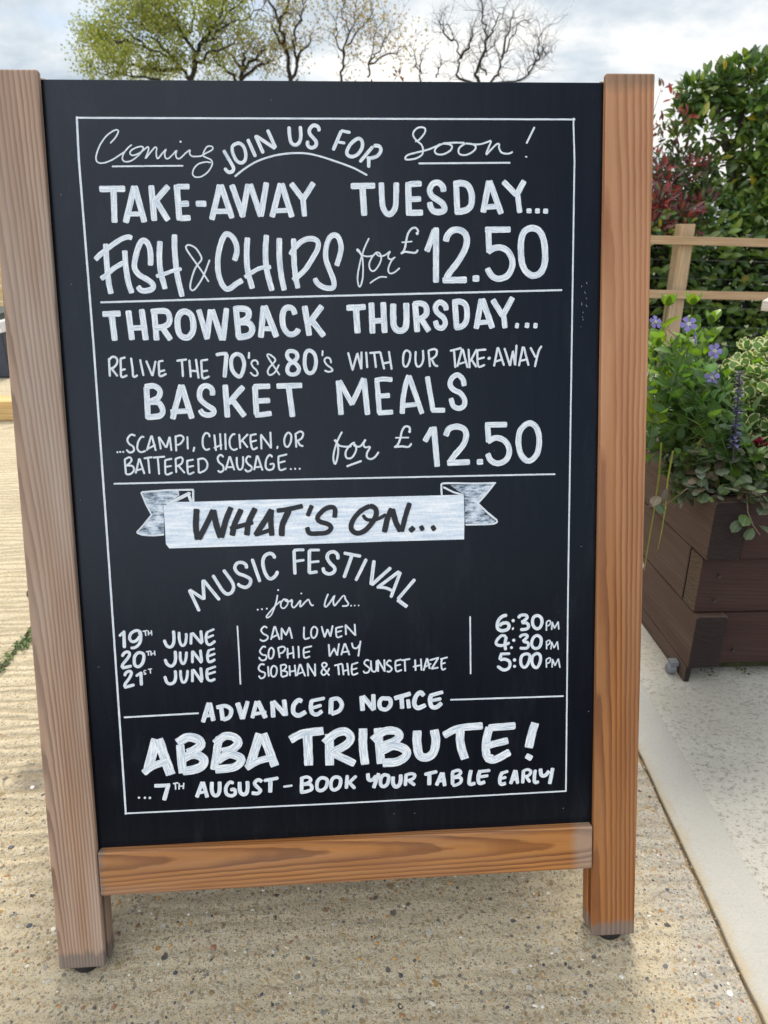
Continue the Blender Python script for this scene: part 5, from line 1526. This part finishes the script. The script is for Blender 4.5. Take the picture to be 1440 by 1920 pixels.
for (pts_, ls) in (([(1400, 925, .585), (1402, 960, .572), (1412, 985, .568), (1425, 1003, .566)], [(1390, 975), (1398, 965), (1412, 990), (1422, 985)]),
                   ([(1420, 925, .58), (1440, 950, .57), (1462, 965, .565)], [(1440, 950)]), ([(1290, 915, .60), (1250, 945, .64), (1215, 950, .70)], [(1235, 930), (1250, 915), (1228, 940)])):
    w = [at(*q) - AO for q in pts_]; sb.tube(w, .0013, 5, tint=(.22, .15, .11), caps=False)
    for (a, c) in ls: ajuga_leaf(at(a, c, pts_[1][2] - .004) - AO, Vector((ru(-1, 1), -.6, ru(-.8, .1))), .030)
fb.build('foliage', AJU, aj, smooth=True); sb.build('stems', STEM, aj)
SPK = mat_leaf('purple bract', 0.2, 0.6, 0.0)
b = MB(); s0, s1 = at(1374, 865, .615) - AO, at(1388, 697, .635) - AO
b.tube([s0, s0.lerp(s1, .5), s1], [.0022, .0018, .001], 6, tint=(.10, .08, .10))
for k in range(19):
    t = .16 + .84 * k / 18; c = s0.lerp(s1, t); rr = .0135 * (1 - .55 * t) + .002
    for q in range(9):
        a = q * .698 + k * .5; d = Vector((math.cos(a), math.sin(a), ru(-.15, .5)))
        col = random.choice([(.085, .07, .19), (.14, .125, .28), (.24, .23, .40), (.06, .045, .09), (.12, .13, .12)]) if t < .8 else random.choice([(.05, .03, .06), (.09, .06, .16)])
        b.leaf(c + d * .002, d, (0, 0, 1), rr * ru(.7, 1.15), rr * .55, ru(-.2, .4), .2, jit(col), 'ovate')
tag(b.build('flower_spike', SPK, aj), 'upright purple flower spike')
red = thing('wallflower_plant', 'dark red flower cluster low in the planter at the right', 'flowering plant', at(1415, 850, .70))
RO = Vector(red.location); b = MB()
for k in range(46):
    d = rdir(-.3); c = d * .015
    b.leaf(c, d + rdir() * .4, rdir(), ru(.010, .015), .010, .2, .1, random.choice([(.20, .008, .03), (.12, .004, .02), (.045, .003, .012), (.30, .015, .05)]) if c.z > -.003 else (.03, .004, .012), 'round')
b.v = [v + Vector((.001, 0, .012)) for v in b.v]
b.build('flower_head', PET, red); s_ = MB(); s_.tube([(0, 0, 0), (0, .02, -.05), (0.01, .04, -.10)], .002, 5, tint=(.08, .1, .03)); 
for k in range(14): s_.leaf((0, .02, -.04 - .004 * k), (ru(-1, 1), ru(-1, .2), ru(-.1, .5)), (0, 0, 1), .035, .010, .3, .2, jit((.10, .17, .06)), 'lance')
s_.build('stem', STEM, red)
gr = thing('grass_tuft', 'thin yellow green grass blades drooping over the left edge of the planter', 'grass', (0.765, 0.72, PLTOP - .03))
GO = Vector(gr.location); b = MB()
def blade(p, w, tint):
    p = [Vector(q) for q in p]; k = len(b.v)
    for i, q in enumerate(p):
        d = (p[min(i + 1, len(p) - 1)] - p[max(i - 1, 0)]).normalized(); s_ = d.cross(Vector((.4, -1, .3))).normalized(); ww = w * (1 - .75 * (i / (len(p) - 1)) ** 2)
        b.v += [q + s_ * ww, q - s_ * ww + Vector((0, 0, .0004))]
    for i in range(len(p) - 1): b.face([k + 2 * i, k + 2 * i + 1, k + 2 * i + 3, k + 2 * i + 2], uv=[(0, 0), (1, 0), (1, 1), (0, 1)], tint=tint)
for i in range(40):
    e = at(ru(1205, 1290), ru(800, 960), ru(.64, .72)) - GO; r0 = Vector((ru(-.0, .08), ru(-.06, .05), -.01))
    if e.x < -.06: e.x = -.055
    blade(curve(r0, e, ru(.05, .10), 7), .0017, jit(random.choice([(.20, .26, .04), (.28, .30, .07), (.12, .20, .03), (.34, .32, .10)])))
for pp in (((1262, 845, .66), (1252, 900, .655), (1248, 950, .65), (1240, 1000, .65), (1233, 1031, .65)), ((1240, 830, .70), (1236, 890, .70), (1226, 960, .70), (1214, 1030, .70), (1208, 1070, .70))):
    blade([at(*q) - GO for q in pp], .0026, (.34, .36, .07))
b.build('blades', STEM, gr)

# ------------------------------------------------------------------ post and rail fence
FY = 4.2
fence = thing('post_and_rail_fence', 'pale sawn timber post and rail fence with wire in front of the hedge', 'fence', (2.3, FY, 0))
FW = mat_wood('sawn fence rail', 'X', (0.47, 0.315, 0.170), (0.32, 0.195, 0.095), grey=(0.40, 0.295, 0.195), greyamt=0.5, period=0.012, seed=5.5, knots=0.14, off=(0, 0.02, -0.9), rough=0.8)
FWP = mat_wood('sawn fence post', 'Z', (0.46, 0.33, 0.19), (0.34, 0.22, 0.11), grey=(0.40, 0.32, 0.23), greyamt=0.4, period=0.012, seed=2.5, knots=0.12, off=(0.02, 0.05, 0), rough=0.8)
SL = -0.030
for zc in (0.843, 0.505):
    b = MB(); b.box(-2.6, 5.5, -.060, -.022, -.026, .026)
    b.v = [Vector((v.x, v.y, v.z + zc + SL * v.x)) for v in b.v]
    b.build('rail', FW, fence, bevel=0.003)
for xx in (-1.85, 0.0, 1.85, 3.7):
    b = MB(); b.box(xx - .047, xx + .047, -.020, .075, 0, .944 + SL * xx); b.build('post', FWP, fence, bevel=0.004)
m = Mat('galvanised wire'); WIRE = m.fin((0.25, 0.26, 0.26), 0.45, None, 0.5, 0.7)
b = MB()
for z in (.15, .28, .41, .60, .72):
    b.tube([(-2.6, .078, z - SL * 2.6), (1, .078, z + SL), (5.5, .078, z + SL * 5.5)], .0010, 4)
b.build('wire', WIRE, fence)

# ------------------------------------------------------------------ hedge and shrubs
LG = [(0.055, .115, .018), (0.085, .16, .022), (0.036, .078, .015), (0.14, .22, .03), (0.065, .13, .036), (0.18, .24, .04), (0.10, .155, .024)]
LAUREL = mat_leaf('laurel leaf', 0.32, 0.33, 0.3)
BARK = mat_bark('brown bark', (0.035, 0.027, 0.02), (0.10, 0.08, 0.06))
YEL = [(0.50, .38, .03), (0.42, .40, .05)]
def foliage_blob(fb, c, r, n, L, tints, W=.42, shape='ovate', spec=None, O=Vector((0, 0, 0)), up=.3, hollow=.35):
    for i in range(n):
        d = rdir(); rr = (hollow + (1 - hollow) * rnd() ** .5)
        p = Vector(c) + Vector((d.x * r[0], d.y * r[1], d.z * r[2])) * rr
        k = noise.noise(p * 3.1)
        if k < -0.28: continue
        t = random.choice(spec) if spec and rnd() < .02 else random.choice(tints)
        o = (d + rdir() * .9 + Vector((0, -.25, up))).normalized()
        l = L * ru(.65, 1.2)
        fb.leaf(p - O, o, d * .4 + Vector((0, -.5, .8)) + rdir() * .5, l, l * W, ru(.05, .4), ru(.05, .3), jit(t, .3), shape)
hedge = thing('laurel_hedge', 'low dense laurel hedge growing right behind the fence wire', 'hedge', (3.0, 4.95, 0))
HO = Vector(hedge.location); fb = MB(); sb = MB()
for i in range(8400):
    x = ru(-1.3, 5.4); f = rnd() < .72
    zt = .86 + .12 * noise.noise(Vector((x * 2.1, 0, 4))) + (.22 if 2.75 < x < 5 else .14)
    z = ru(0.02, zt); y = (4.42 + .10 * noise.noise(Vector((x * 3, z * 3, 1))) + ru(0, .12)) if f else ru(4.5, 5.2)
    if not f: z = zt + ru(-.08, .06)
    o = Vector((ru(-1, 1), ru(-1.2, .1), ru(-.4, .9)))
    l = ru(.06, .105)
    t = random.choice(YEL) if rnd() < .008 else random.choice(LG)
    fb.leaf(Vector((x, y, z)) - HO, o, Vector((0, -.9, .7)) + rdir() * .5, l, l * ru(.4, .5), ru(.05, .4), ru(.05, .3), jit(t, .3))
fb.build('foliage', LAUREL, hedge, smooth=True)
for i in range(70):
    x = ru(-1.2, 5.3) - HO.x; y = ru(-.2, .2); sb.tube([(x, y, 0), (x + ru(-.1, .1), y, .4), (x + ru(-.2, .2), y + ru(-.1, .1), .8)], [.016, .012, .006], 5)
for i in range(90):     # inner twigs that close the hedge
    x = ru(-1.2, 5.3) - HO.x; sb.tube([(x, ru(-.2, .3), ru(.1, .8)), (x + ru(-.3, .3), ru(-.3, .2), ru(.1, .85))], .005, 4)
sb.build('stems', BARK, hedge)
b = MB()
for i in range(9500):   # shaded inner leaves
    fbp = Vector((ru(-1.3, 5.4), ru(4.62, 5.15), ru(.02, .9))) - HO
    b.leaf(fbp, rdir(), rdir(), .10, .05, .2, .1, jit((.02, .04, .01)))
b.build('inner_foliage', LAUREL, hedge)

def branchy(sb, p, d, L, r, depth, tips, spread=.6, up=.25, n=3, seg=4, jitter=.22):
    pts = [Vector(p)]; d = Vector(d).normalized()
    for i in range(seg):
        d = (d + rdir() * jitter + Vector((0, 0, up * .15))).normalized(); pts.append(pts[-1] + d * (L / seg))
    sb.tube(pts, [r * (1 - .55 * i / seg) for i in range(seg + 1)], 5 if r > .012 else 4 if r > .004 else 3, caps=False)
    if depth == 0: tips.append((pts[-1], d)); return
    for k in range(n):
        i = random.randint(2, seg); nd = (d + rdir() * spread + Vector((0, 0, up))).normalized()
        branchy(sb, pts[i], nd, L * ru(.55, .78), r * .45 * ru(.8, 1.1), depth - 1, tips, spread, up, n, seg, jitter)
    tips.append((pts[-1], d))
tall = thing('tall_laurel_shrub', 'tall dark green laurel with bare trunk showing, rising above the fence at right', 'shrub', (2.86, 4.85, 0))
TO = Vector(tall.location); fb, sb = MB(), MB()
trunk = [at(1372, 470, 4.85), at(1372, 370, 4.85), at(1370, 300, 4.85), at(1352, 235, 4.85), at(1335, 170, 4.85)]
sb.tube([Vector((2.86, 4.85, 0)) - TO] + [p - TO for p in trunk], [.05, .045, .04, .03, .022, .012], 7)
for q in ((trunk[1], at(1430, 250, 4.9)), (trunk[2], at(1405, 180, 4.8)), (trunk[3], at(1300, 190, 4.9)), (trunk[2], at(1320, 260, 4.7)), (trunk[3], at(1385, 170, 4.9)), (trunk[0], at(1320, 420, 4.7)), (trunk[0], at(1440, 330, 4.8)), (trunk[1], at(1500, 220, 5.0))):
    w = curve(q[0] - TO, q[1] - TO, .05, 5); sb.tube(w, [.018, .015, .012, .009, .007, .004], 5)
    for k in range(2, 5):
        tips = []; branchy(sb, w[k], rdir(0) + Vector((0, -.3, .5)), .13, .005, 1, tips, .8)
sb.build('trunk', BARK, tall)
for (px_, py_, y, rp, n) in ((1395, 160, 4.9, 44, 420), (1345, 165, 4.85, 32, 240), (1300, 182, 4.85, 26, 170), (1440, 165, 4.9, 48, 380), (1500, 175, 4.9, 60, 350), (1440, 200, 4.8, 50, 400), (1490, 230, 4.9, 60, 300), (1400, 205, 4.8, 36, 170),
                             (1285, 215, 4.85, 26, 90), (1320, 250, 4.75, 30, 80), (1350, 210, 4.95, 30, 60), (1425, 270, 4.75, 42, 330), (1450, 330, 4.7, 50, 420), (1400, 330, 4.8, 26, 110), (1340, 300, 4.85, 28, 90), (1310, 330, 4.9, 34, 130),
                             (1330, 380, 4.65, 30, 160), (1375, 415, 4.6, 40, 260), (1430, 400, 4.6, 46, 320), (1500, 370, 4.7, 60, 300), (1325, 420, 4.6, 30, 150), (1380, 285, 5.0, 22, 50)):
    c = at(px_, py_, y); r = rp / 1332 * (y + .69) * 1.0
    foliage_blob(fb, c, (r, r * .9, r), int(n * .9), .088, LG, .42, spec=YEL, O=TO, hollow=.2)
fb.build('crown', LAUREL, tall, smooth=True)
PH = [(.05, .085, .02), (.08, .12, .03), (.10, .11, .04), (.06, .06, .03)]
PR = [(.24, .03, .035), (.16, .03, .045), (.32, .055, .045), (.12, .028, .04), (.19, .06, .06)]
PHOT = mat_leaf('photinia leaf', 0.3, 0.38, 0.25)
def photinia(name, label, base, blobs, O):
    t = thing(name, label, 'shrub', O); OV = Vector(O); fb, sb = MB(), MB()
    for (px_, py_, y, rp, n, redf) in blobs:
        c = at(px_, py_, y); r = rp / 1332 * (y + .69)
        w = curve(Vector(O) - OV + Vector((ru(-.1, .1), ru(-.05, .05), 0)), c - OV, .0, 5, (ru(-.22, .22), ru(-.05, .05), 0)); sb.tube(w, [.010, .008, .006, .005, .003, .0015], 5)
        for i in range(int(n * 1.35)):
            d = rdir(); p = c + d * r * rnd() ** .6; red_ = rnd() < redf
            l = ru(.045, .085)
            fb.leaf(p - OV, d + rdir() * .6 + Vector((0, 0, .5)), d + Vector((0, -.5, .6)) + rdir() * .4, l, l * .34, ru(0, .4), .25, jit(random.choice(PR if red_ else PH), .3), 'lance')
    sb.build('stems', BARK, t); fb.build('foliage', PHOT, t, smooth=True)
photinia('photinia_shrub', 'photinia with red and maroon young leaves beside the right post of the A-board', 0,
         [(1236, 240, 4.7, 14, 7, .9), (1232, 290, 4.7, 16, 10, .5), (1262, 183, 4.75, 6, 5, .8), (1240, 165, 4.7, 8, 4, .9), (1258, 325, 4.7, 30, 70, .08), (1240, 305, 4.7, 20, 24, .35), (1288, 216, 4.65, 9, 9, .95), (1268, 260, 4.75, 26, 34, .1),
          (1300, 320, 4.7, 30, 70, .12), (1275, 290, 4.75, 26, 46, .1), (1235, 330, 4.6, 20, 36, .75), (1292, 308, 4.6, 11, 14, .95), (1250, 345, 4.6, 22, 40, .5), (1285, 350, 4.65, 34, 90, .1), (1238, 385, 4.5, 26, 130, .85), (1275, 400, 4.5, 30, 110, .7),
          (1320, 385, 4.55, 20, 44, .5), (1230, 422, 4.45, 24, 100, .85), (1290, 425, 4.5, 28, 80, .35), (1330, 300, 4.6, 7, 9, .95), (1310, 360, 4.7, 34, 120, .05), (1255, 400, 4.75, 40, 160, .15), (1210, 360, 4.7, 40, 110, .5), (1200, 280, 4.8, 40, 60, .3), (1180, 410, 4.7, 45, 120, .6)], (2.25, 4.72, 0))
photinia('photinia_shrub', 'photinia with red leaf tips just showing above the top edge of the blackboard', 0,
         [(746, 139, 5.2, 4, 5, .95), (790, 205, 5.2, 18, 30, .7), (700, 215, 5.2, 24, 60, .6), (760, 235, 5.2, 34, 90, .4), (640, 225, 5.2, 26, 70, .5), (700, 230, 5.2, 50, 160, .3), (690, 320, 5.2, 60, 160, .2)], (0.45, 5.2, 0))

# ------------------------------------------------------------------ trees beyond the yard
OAKL = mat_leaf('young oak leaf', 0.5, 0.55, 0.0)
DBARK = mat_bark('dark grey bark', (0.017, 0.014, 0.012), (0.06, 0.05, 0.04))
def tree(name, label, y, limbs, r0, leaf=None, twig=(2, .8, .02)):
    """limbs: surveyed lines of the main limbs; twigs grow off them; a limb marked 0 carries few leaves"""
    first = limbs[0][1]
    f = at(first[0][0], first[0][1], y); O = Vector((f.x, y, 0)); t = thing(name, label, 'tree', O)
    sb, fb = MB(), MB()
    sb.tube([Vector((0, 0, -.05)), (f - O) * .5 + Vector((.1, .05, 0)), f - O], [r0 * 1.5, r0 * 1.15, r0], 8)
    depth, L, rt = twig
    for li, (lf, lm) in enumerate(limbs):
        tips = []
        dy = ru(-.9, .9) if li else 0; n = len(lm)
        pts = [at(a, c, y + dy * (i / (n - 1)) * 1.6) - O for i, (a, c) in enumerate(lm)]
        sm = []
        for i in range(n - 1):
            for k in range(4):
                q = pts[i].lerp(pts[i + 1], k / 4); sm.append(q + rdir() * .06 * (1 if k else 0))
        sm.append(pts[-1]); rr = r0 * (.85 if li == 0 else .55 if li < 5 else .4)
        rad = [max(.009, rr * (1 - .86 * i / len(sm))) for i in range(len(sm))]
        sb.tube(sm, rad, 6)
        for i in range(2, len(sm)):
            for _ in range(2 if rnd() < .5 else 1):
                d = (sm[i] - sm[i - 1]).normalized(); branchy(sb, sm[i], d * .8 + rdir() * 1.0 + Vector((0, 0, .2)), L * ru(.5, 1.2), min(rt, rad[i] * .8) * ru(.7, 1.1), depth, tips, .85, .10, 3, 4, .32)
        if leaf:
            per, size, cols, rad_ = leaf
            for p, d in tips:
                if not lf and rnd() < .82: continue
                for k in range(random.randint(1, per * 2 - 1)):
                    q = p + rdir() * rad_ * rnd() ** .5
                    fb.quadleaf(q, rdir(), rdir(), size * ru(.6, 1.2), size * ru(.5, .8), jit(random.choice(cols), .3))
    sb.build('trunk', DBARK, t)
    if fb.f: fb.build('crown', OAKL, t)
    return t
OC = [(.25, .28, .05), (.20, .235, .04), (.31, .33, .07), (.15, .185, .035), (.34, .34, .10)]
tree('oak_tree', 'broad oak in fresh yellow green leaf behind the board on the left', 20.0,
     [(1, [(350, 200), (362, 140), (372, 95), (395, 55), (415, 20), (430, -40)]), (1, [(360, 150), (330, 115), (285, 95), (235, 75), (190, 62)]), (1, [(340, 130), (290, 130), (240, 122), (195, 108)]), (0, [(362, 130), (400, 95), (440, 80)]),
      (1, [(368, 100), (340, 60), (310, 30), (290, 0)]), (0, [(372, 90), (420, 50), (470, 30), (500, 0)]), (1, [(285, 95), (240, 58), (215, 42)]), (1, [(330, 115), (285, 70), (262, 45)]), (1, [(300, 150), (240, 142), (185, 136)]), (1, [(350, 75), (360, 40), (372, 0)]),
      (1, [(240, 75), (200, 85), (165, 70)]), (1, [(300, 60), (270, 25), (262, 10)]), (0, [(400, 50), (440, 15), (470, -10)])],
     .085, (9, .075, OC, .26), (2, .50, .010))
BR = [(.25, .22, .08), (.20, .18, .07), (.28, .22, .10), (.17, .18, .055)]
tree('olive_tree', 'low rounded tree with olive brown young leaves between the oak and twin trunks', 23.0,
     [(1, [(450, 230), (452, 150), (455, 115), (462, 90)]), (1, [(452, 160), (420, 125), (400, 110)]), (1, [(452, 150), (490, 120), (515, 108)]), (1, [(455, 130), (430, 100), (415, 90)]), (1, [(455, 130), (485, 100), (498, 88)])], .10, (5, .07, BR, .26), (2, .5, .010))
tree('twin_trunk_tree', 'slender twin trunked tree with few brown leaves behind the board', 21.0,
     [(1, [(545, 220), (545, 150), (535, 90), (525, 45), (505, 5), (490, -30)]), (1, [(548, 160), (556, 110), (548, 80), (562, 40), (570, 20), (580, -20)]), (0, [(535, 90), (515, 60), (505, 40)]), (0, [(556, 120), (572, 90), (585, 60)]), (1, [(525, 45), (540, 10), (545, -20)])],
     .085, (1, .08, [(.30, .22, .08), (.24, .20, .06)], .2), (2, .45, .009))
tree('sparse_tree', 'thin tree with sparse pinkish brown buds left of the bare tree', 21.5,
     [(1, [(640, 230), (640, 145), (646, 100), (655, 60), (668, 20), (672, -20)]), (1, [(645, 110), (630, 70), (632, 30)]), (1, [(650, 85), (680, 50), (700, 20)]), (1, [(690, 145), (692, 115), (715, 90), (730, 60)]), (1, [(692, 120), (740, 100), (760, 85)]), (1, [(655, 60), (640, 20), (645, -10)]), (1, [(692, 118), (700, 70), (720, 30)])],
     .05, (1, .08, [(.38, .27, .14), (.32, .24, .10), (.28, .24, .08), (.40, .25, .17)], .25), (2, .5, .008))
tree('bare_tree', 'leafless tree with dark crooked branches behind the board at right', 20.5,
     [(0, [(900, 260), (898, 170), (890, 140), (905, 105), (914, 70), (905, 30), (903, -10)]), (0, [(893, 160), (855, 140), (864, 105), (850, 72), (838, 45)]), (0, [(864, 110), (880, 80), (886, 50)]), (0, [(900, 165), (935, 140), (942, 110), (955, 75), (972, 45), (990, 40)]), (0, [(942, 105), (955, 60), (962, 20)]), (0, [(912, 140), (900, 115), (920, 90), (935, 60)]),
      (0, [(905, 165), (985, 145), (1000, 120), (1018, 95), (1035, 100)]), (0, [(990, 140), (1012, 110), (1010, 70), (1018, 55)]), (0, [(912, 75), (930, 45), (945, 15)]), (0, [(850, 75), (832, 60), (825, 40)])],
     .068, None, (2, .46, .010))
tree('sapling', 'small leafless sapling showing between the thin tree and the bare tree', 17.0,
     [(0, [(784, 200), (786, 140), (790, 115), (798, 85)]), (0, [(786, 135), (780, 120), (776, 105)]), (0, [(818, 145), (822, 125), (826, 118)])], .03, None, (1, .25, .006))

# ------------------------------------------------------------------ picnic table at the right edge
pt = thing('garden_table', 'weathered timber garden table, only its corner and leg showing at the right edge', 'table', (1.71, 2.07, 0), R(-38))
PTW = mat_wood('bleached table timber', 'X', (0.62, 0.55, 0.45), (0.48, 0.38, 0.28), grey=(0.60, 0.56, 0.50), greyamt=0.8, period=0.011, seed=9.1, off=(0, .1, .05), rough=0.8)
PTL = mat_wood('brown table leg', 'Z', (0.30, 0.15, 0.075), (0.20, 0.09, 0.045), grey=(0.30, 0.2, 0.14), greyamt=0.3, period=0.011, seed=6.1, off=(.1, .05, 0), rough=0.8)
for k in range(5):
    b = MB(); b.box(-.06, 1.5, .005 + k * .15, .145 + k * .15, .628, .668); b.build('top_plank', PTW, pt, bevel=.004)
for x in (.10, 1.25):
    for (y0, y1) in ((.28, -.18), (.47, .93)):
        b = MB(); b.box(x, x + .05, -.05, .05, 0, .628); b.v = [Vector((v.x, v.y + y1 + (y0 - y1) * v.z / .63, v.z)) for v in b.v]; b.build('leg', PTL, pt, bevel=.003)
    b = MB(); b.box(x + .051, x + .095, -.40, 1.15, .36, .44); b.build('cross_beam', PTL, pt, bevel=.003)

# ------------------------------------------------------------------ things glimpsed past the left post
m = mat_wood('yellow pine sleeper', 'X', (0.66, 0.47, 0.20), (0.52, 0.30, 0.10), grey=(0.55, 0.42, 0.24), greyamt=0.25, period=0.010, seed=8.2, knots=0.35, off=(0, .03, .0), rough=0.75)
b = MB(); b.box(-2.6, 0, 0, .15, 0, .105)
ts = b.build('timber_sleeper', m, bevel=.006); ts.location = (-1.695, 3.08, 0); tag(ts, 'yellow pine sleeper with a knot lying on the yard behind the left post', 'timber beam')
bx = thing('storage_box', 'slate blue box with white and red band standing on the yard far left', 'storage box', (-2.62, 4.25, 0))
SLATE = mat_simple('slate blue plastic', (0.035, 0.042, 0.06), 0.5, 8, 0.15)
b = MB(); b.box(-.4, .4, 0, .5, .004, .30); b.build('body', SLATE, bx, bevel=.01)
b = MB(); b.box(-.405, .405, -.005, .505, .30, .375); b.build('band', mat_simple('white plastic', (0.75, 0.75, 0.76), 0.5, 8, 0.08), bx, bevel=.006)
b = MB(); b.box(-.402, .398, -.009, -.0055, .332, .348); b.build('stripe', mat_simple('red stripe', (0.55, 0.05, 0.12), 0.5, 8, 0.1), bx)
b = MB(); b.box(-.41, .38, .02, .50, .376, .42); b.box(-.08, .08, .15, .35, .42, .44); b.build('lid', mat_simple('dark green lid', (0.015, 0.03, 0.022), 0.5, 8, 0.2), bx, bevel=.008)
wl = thing('boarded_wall', 'pale yellow boarded wall standing behind the slate box', 'wall', (-3.2, 6.4, 0))
BW = mat_wood('yellow boards', 'X', (0.62, 0.47, 0.24), (0.52, 0.36, 0.16), grey=(0.58, 0.47, 0.3), greyamt=0.4, period=0.014, seed=4.2, knots=0.2, off=(0, .05, 0), rough=0.8)
for k in range(7):
    b = MB(); b.box(-2.2, .3, 0, .024, .02 + .142 * k, .155 + .142 * k); b.build('board', BW, wl, bevel=.003)
for x in (-2.1, -.95, .2):
    b = MB(); b.box(x, x + .07, .0245, .094, 0, 1.0); b.build('batten', BW, wl, bevel=.003)

# weeds in the yard crack
for i, (x0, y0, n, lab) in enumerate(((-0.785, 0.90, 150, 'small green weeds growing in the yard crack close to the left post'), (-0.80, 0.80, 90, 'smaller patch of weeds lower in the yard crack at the left edge'))):
    w = thing('weed_patch', lab, 'weeds', (x0, y0, 0.003), group='weeds in the yard crack'); b = MB()
    for k in range(n):
        p = Vector((ru(-.015, .015), ru(-.07, .07), 0))
        b.leaf(p, (ru(-1, 1), ru(-1, 1), ru(.15, 1.1)), (0, 0, 1), ru(.006, .016), ru(.003, .007), .3, .2, jit(random.choice([(.10, .17, .03), (.16, .22, .06), (.07, .12, .03)])))
    b.build('leaves', GREEN, w)
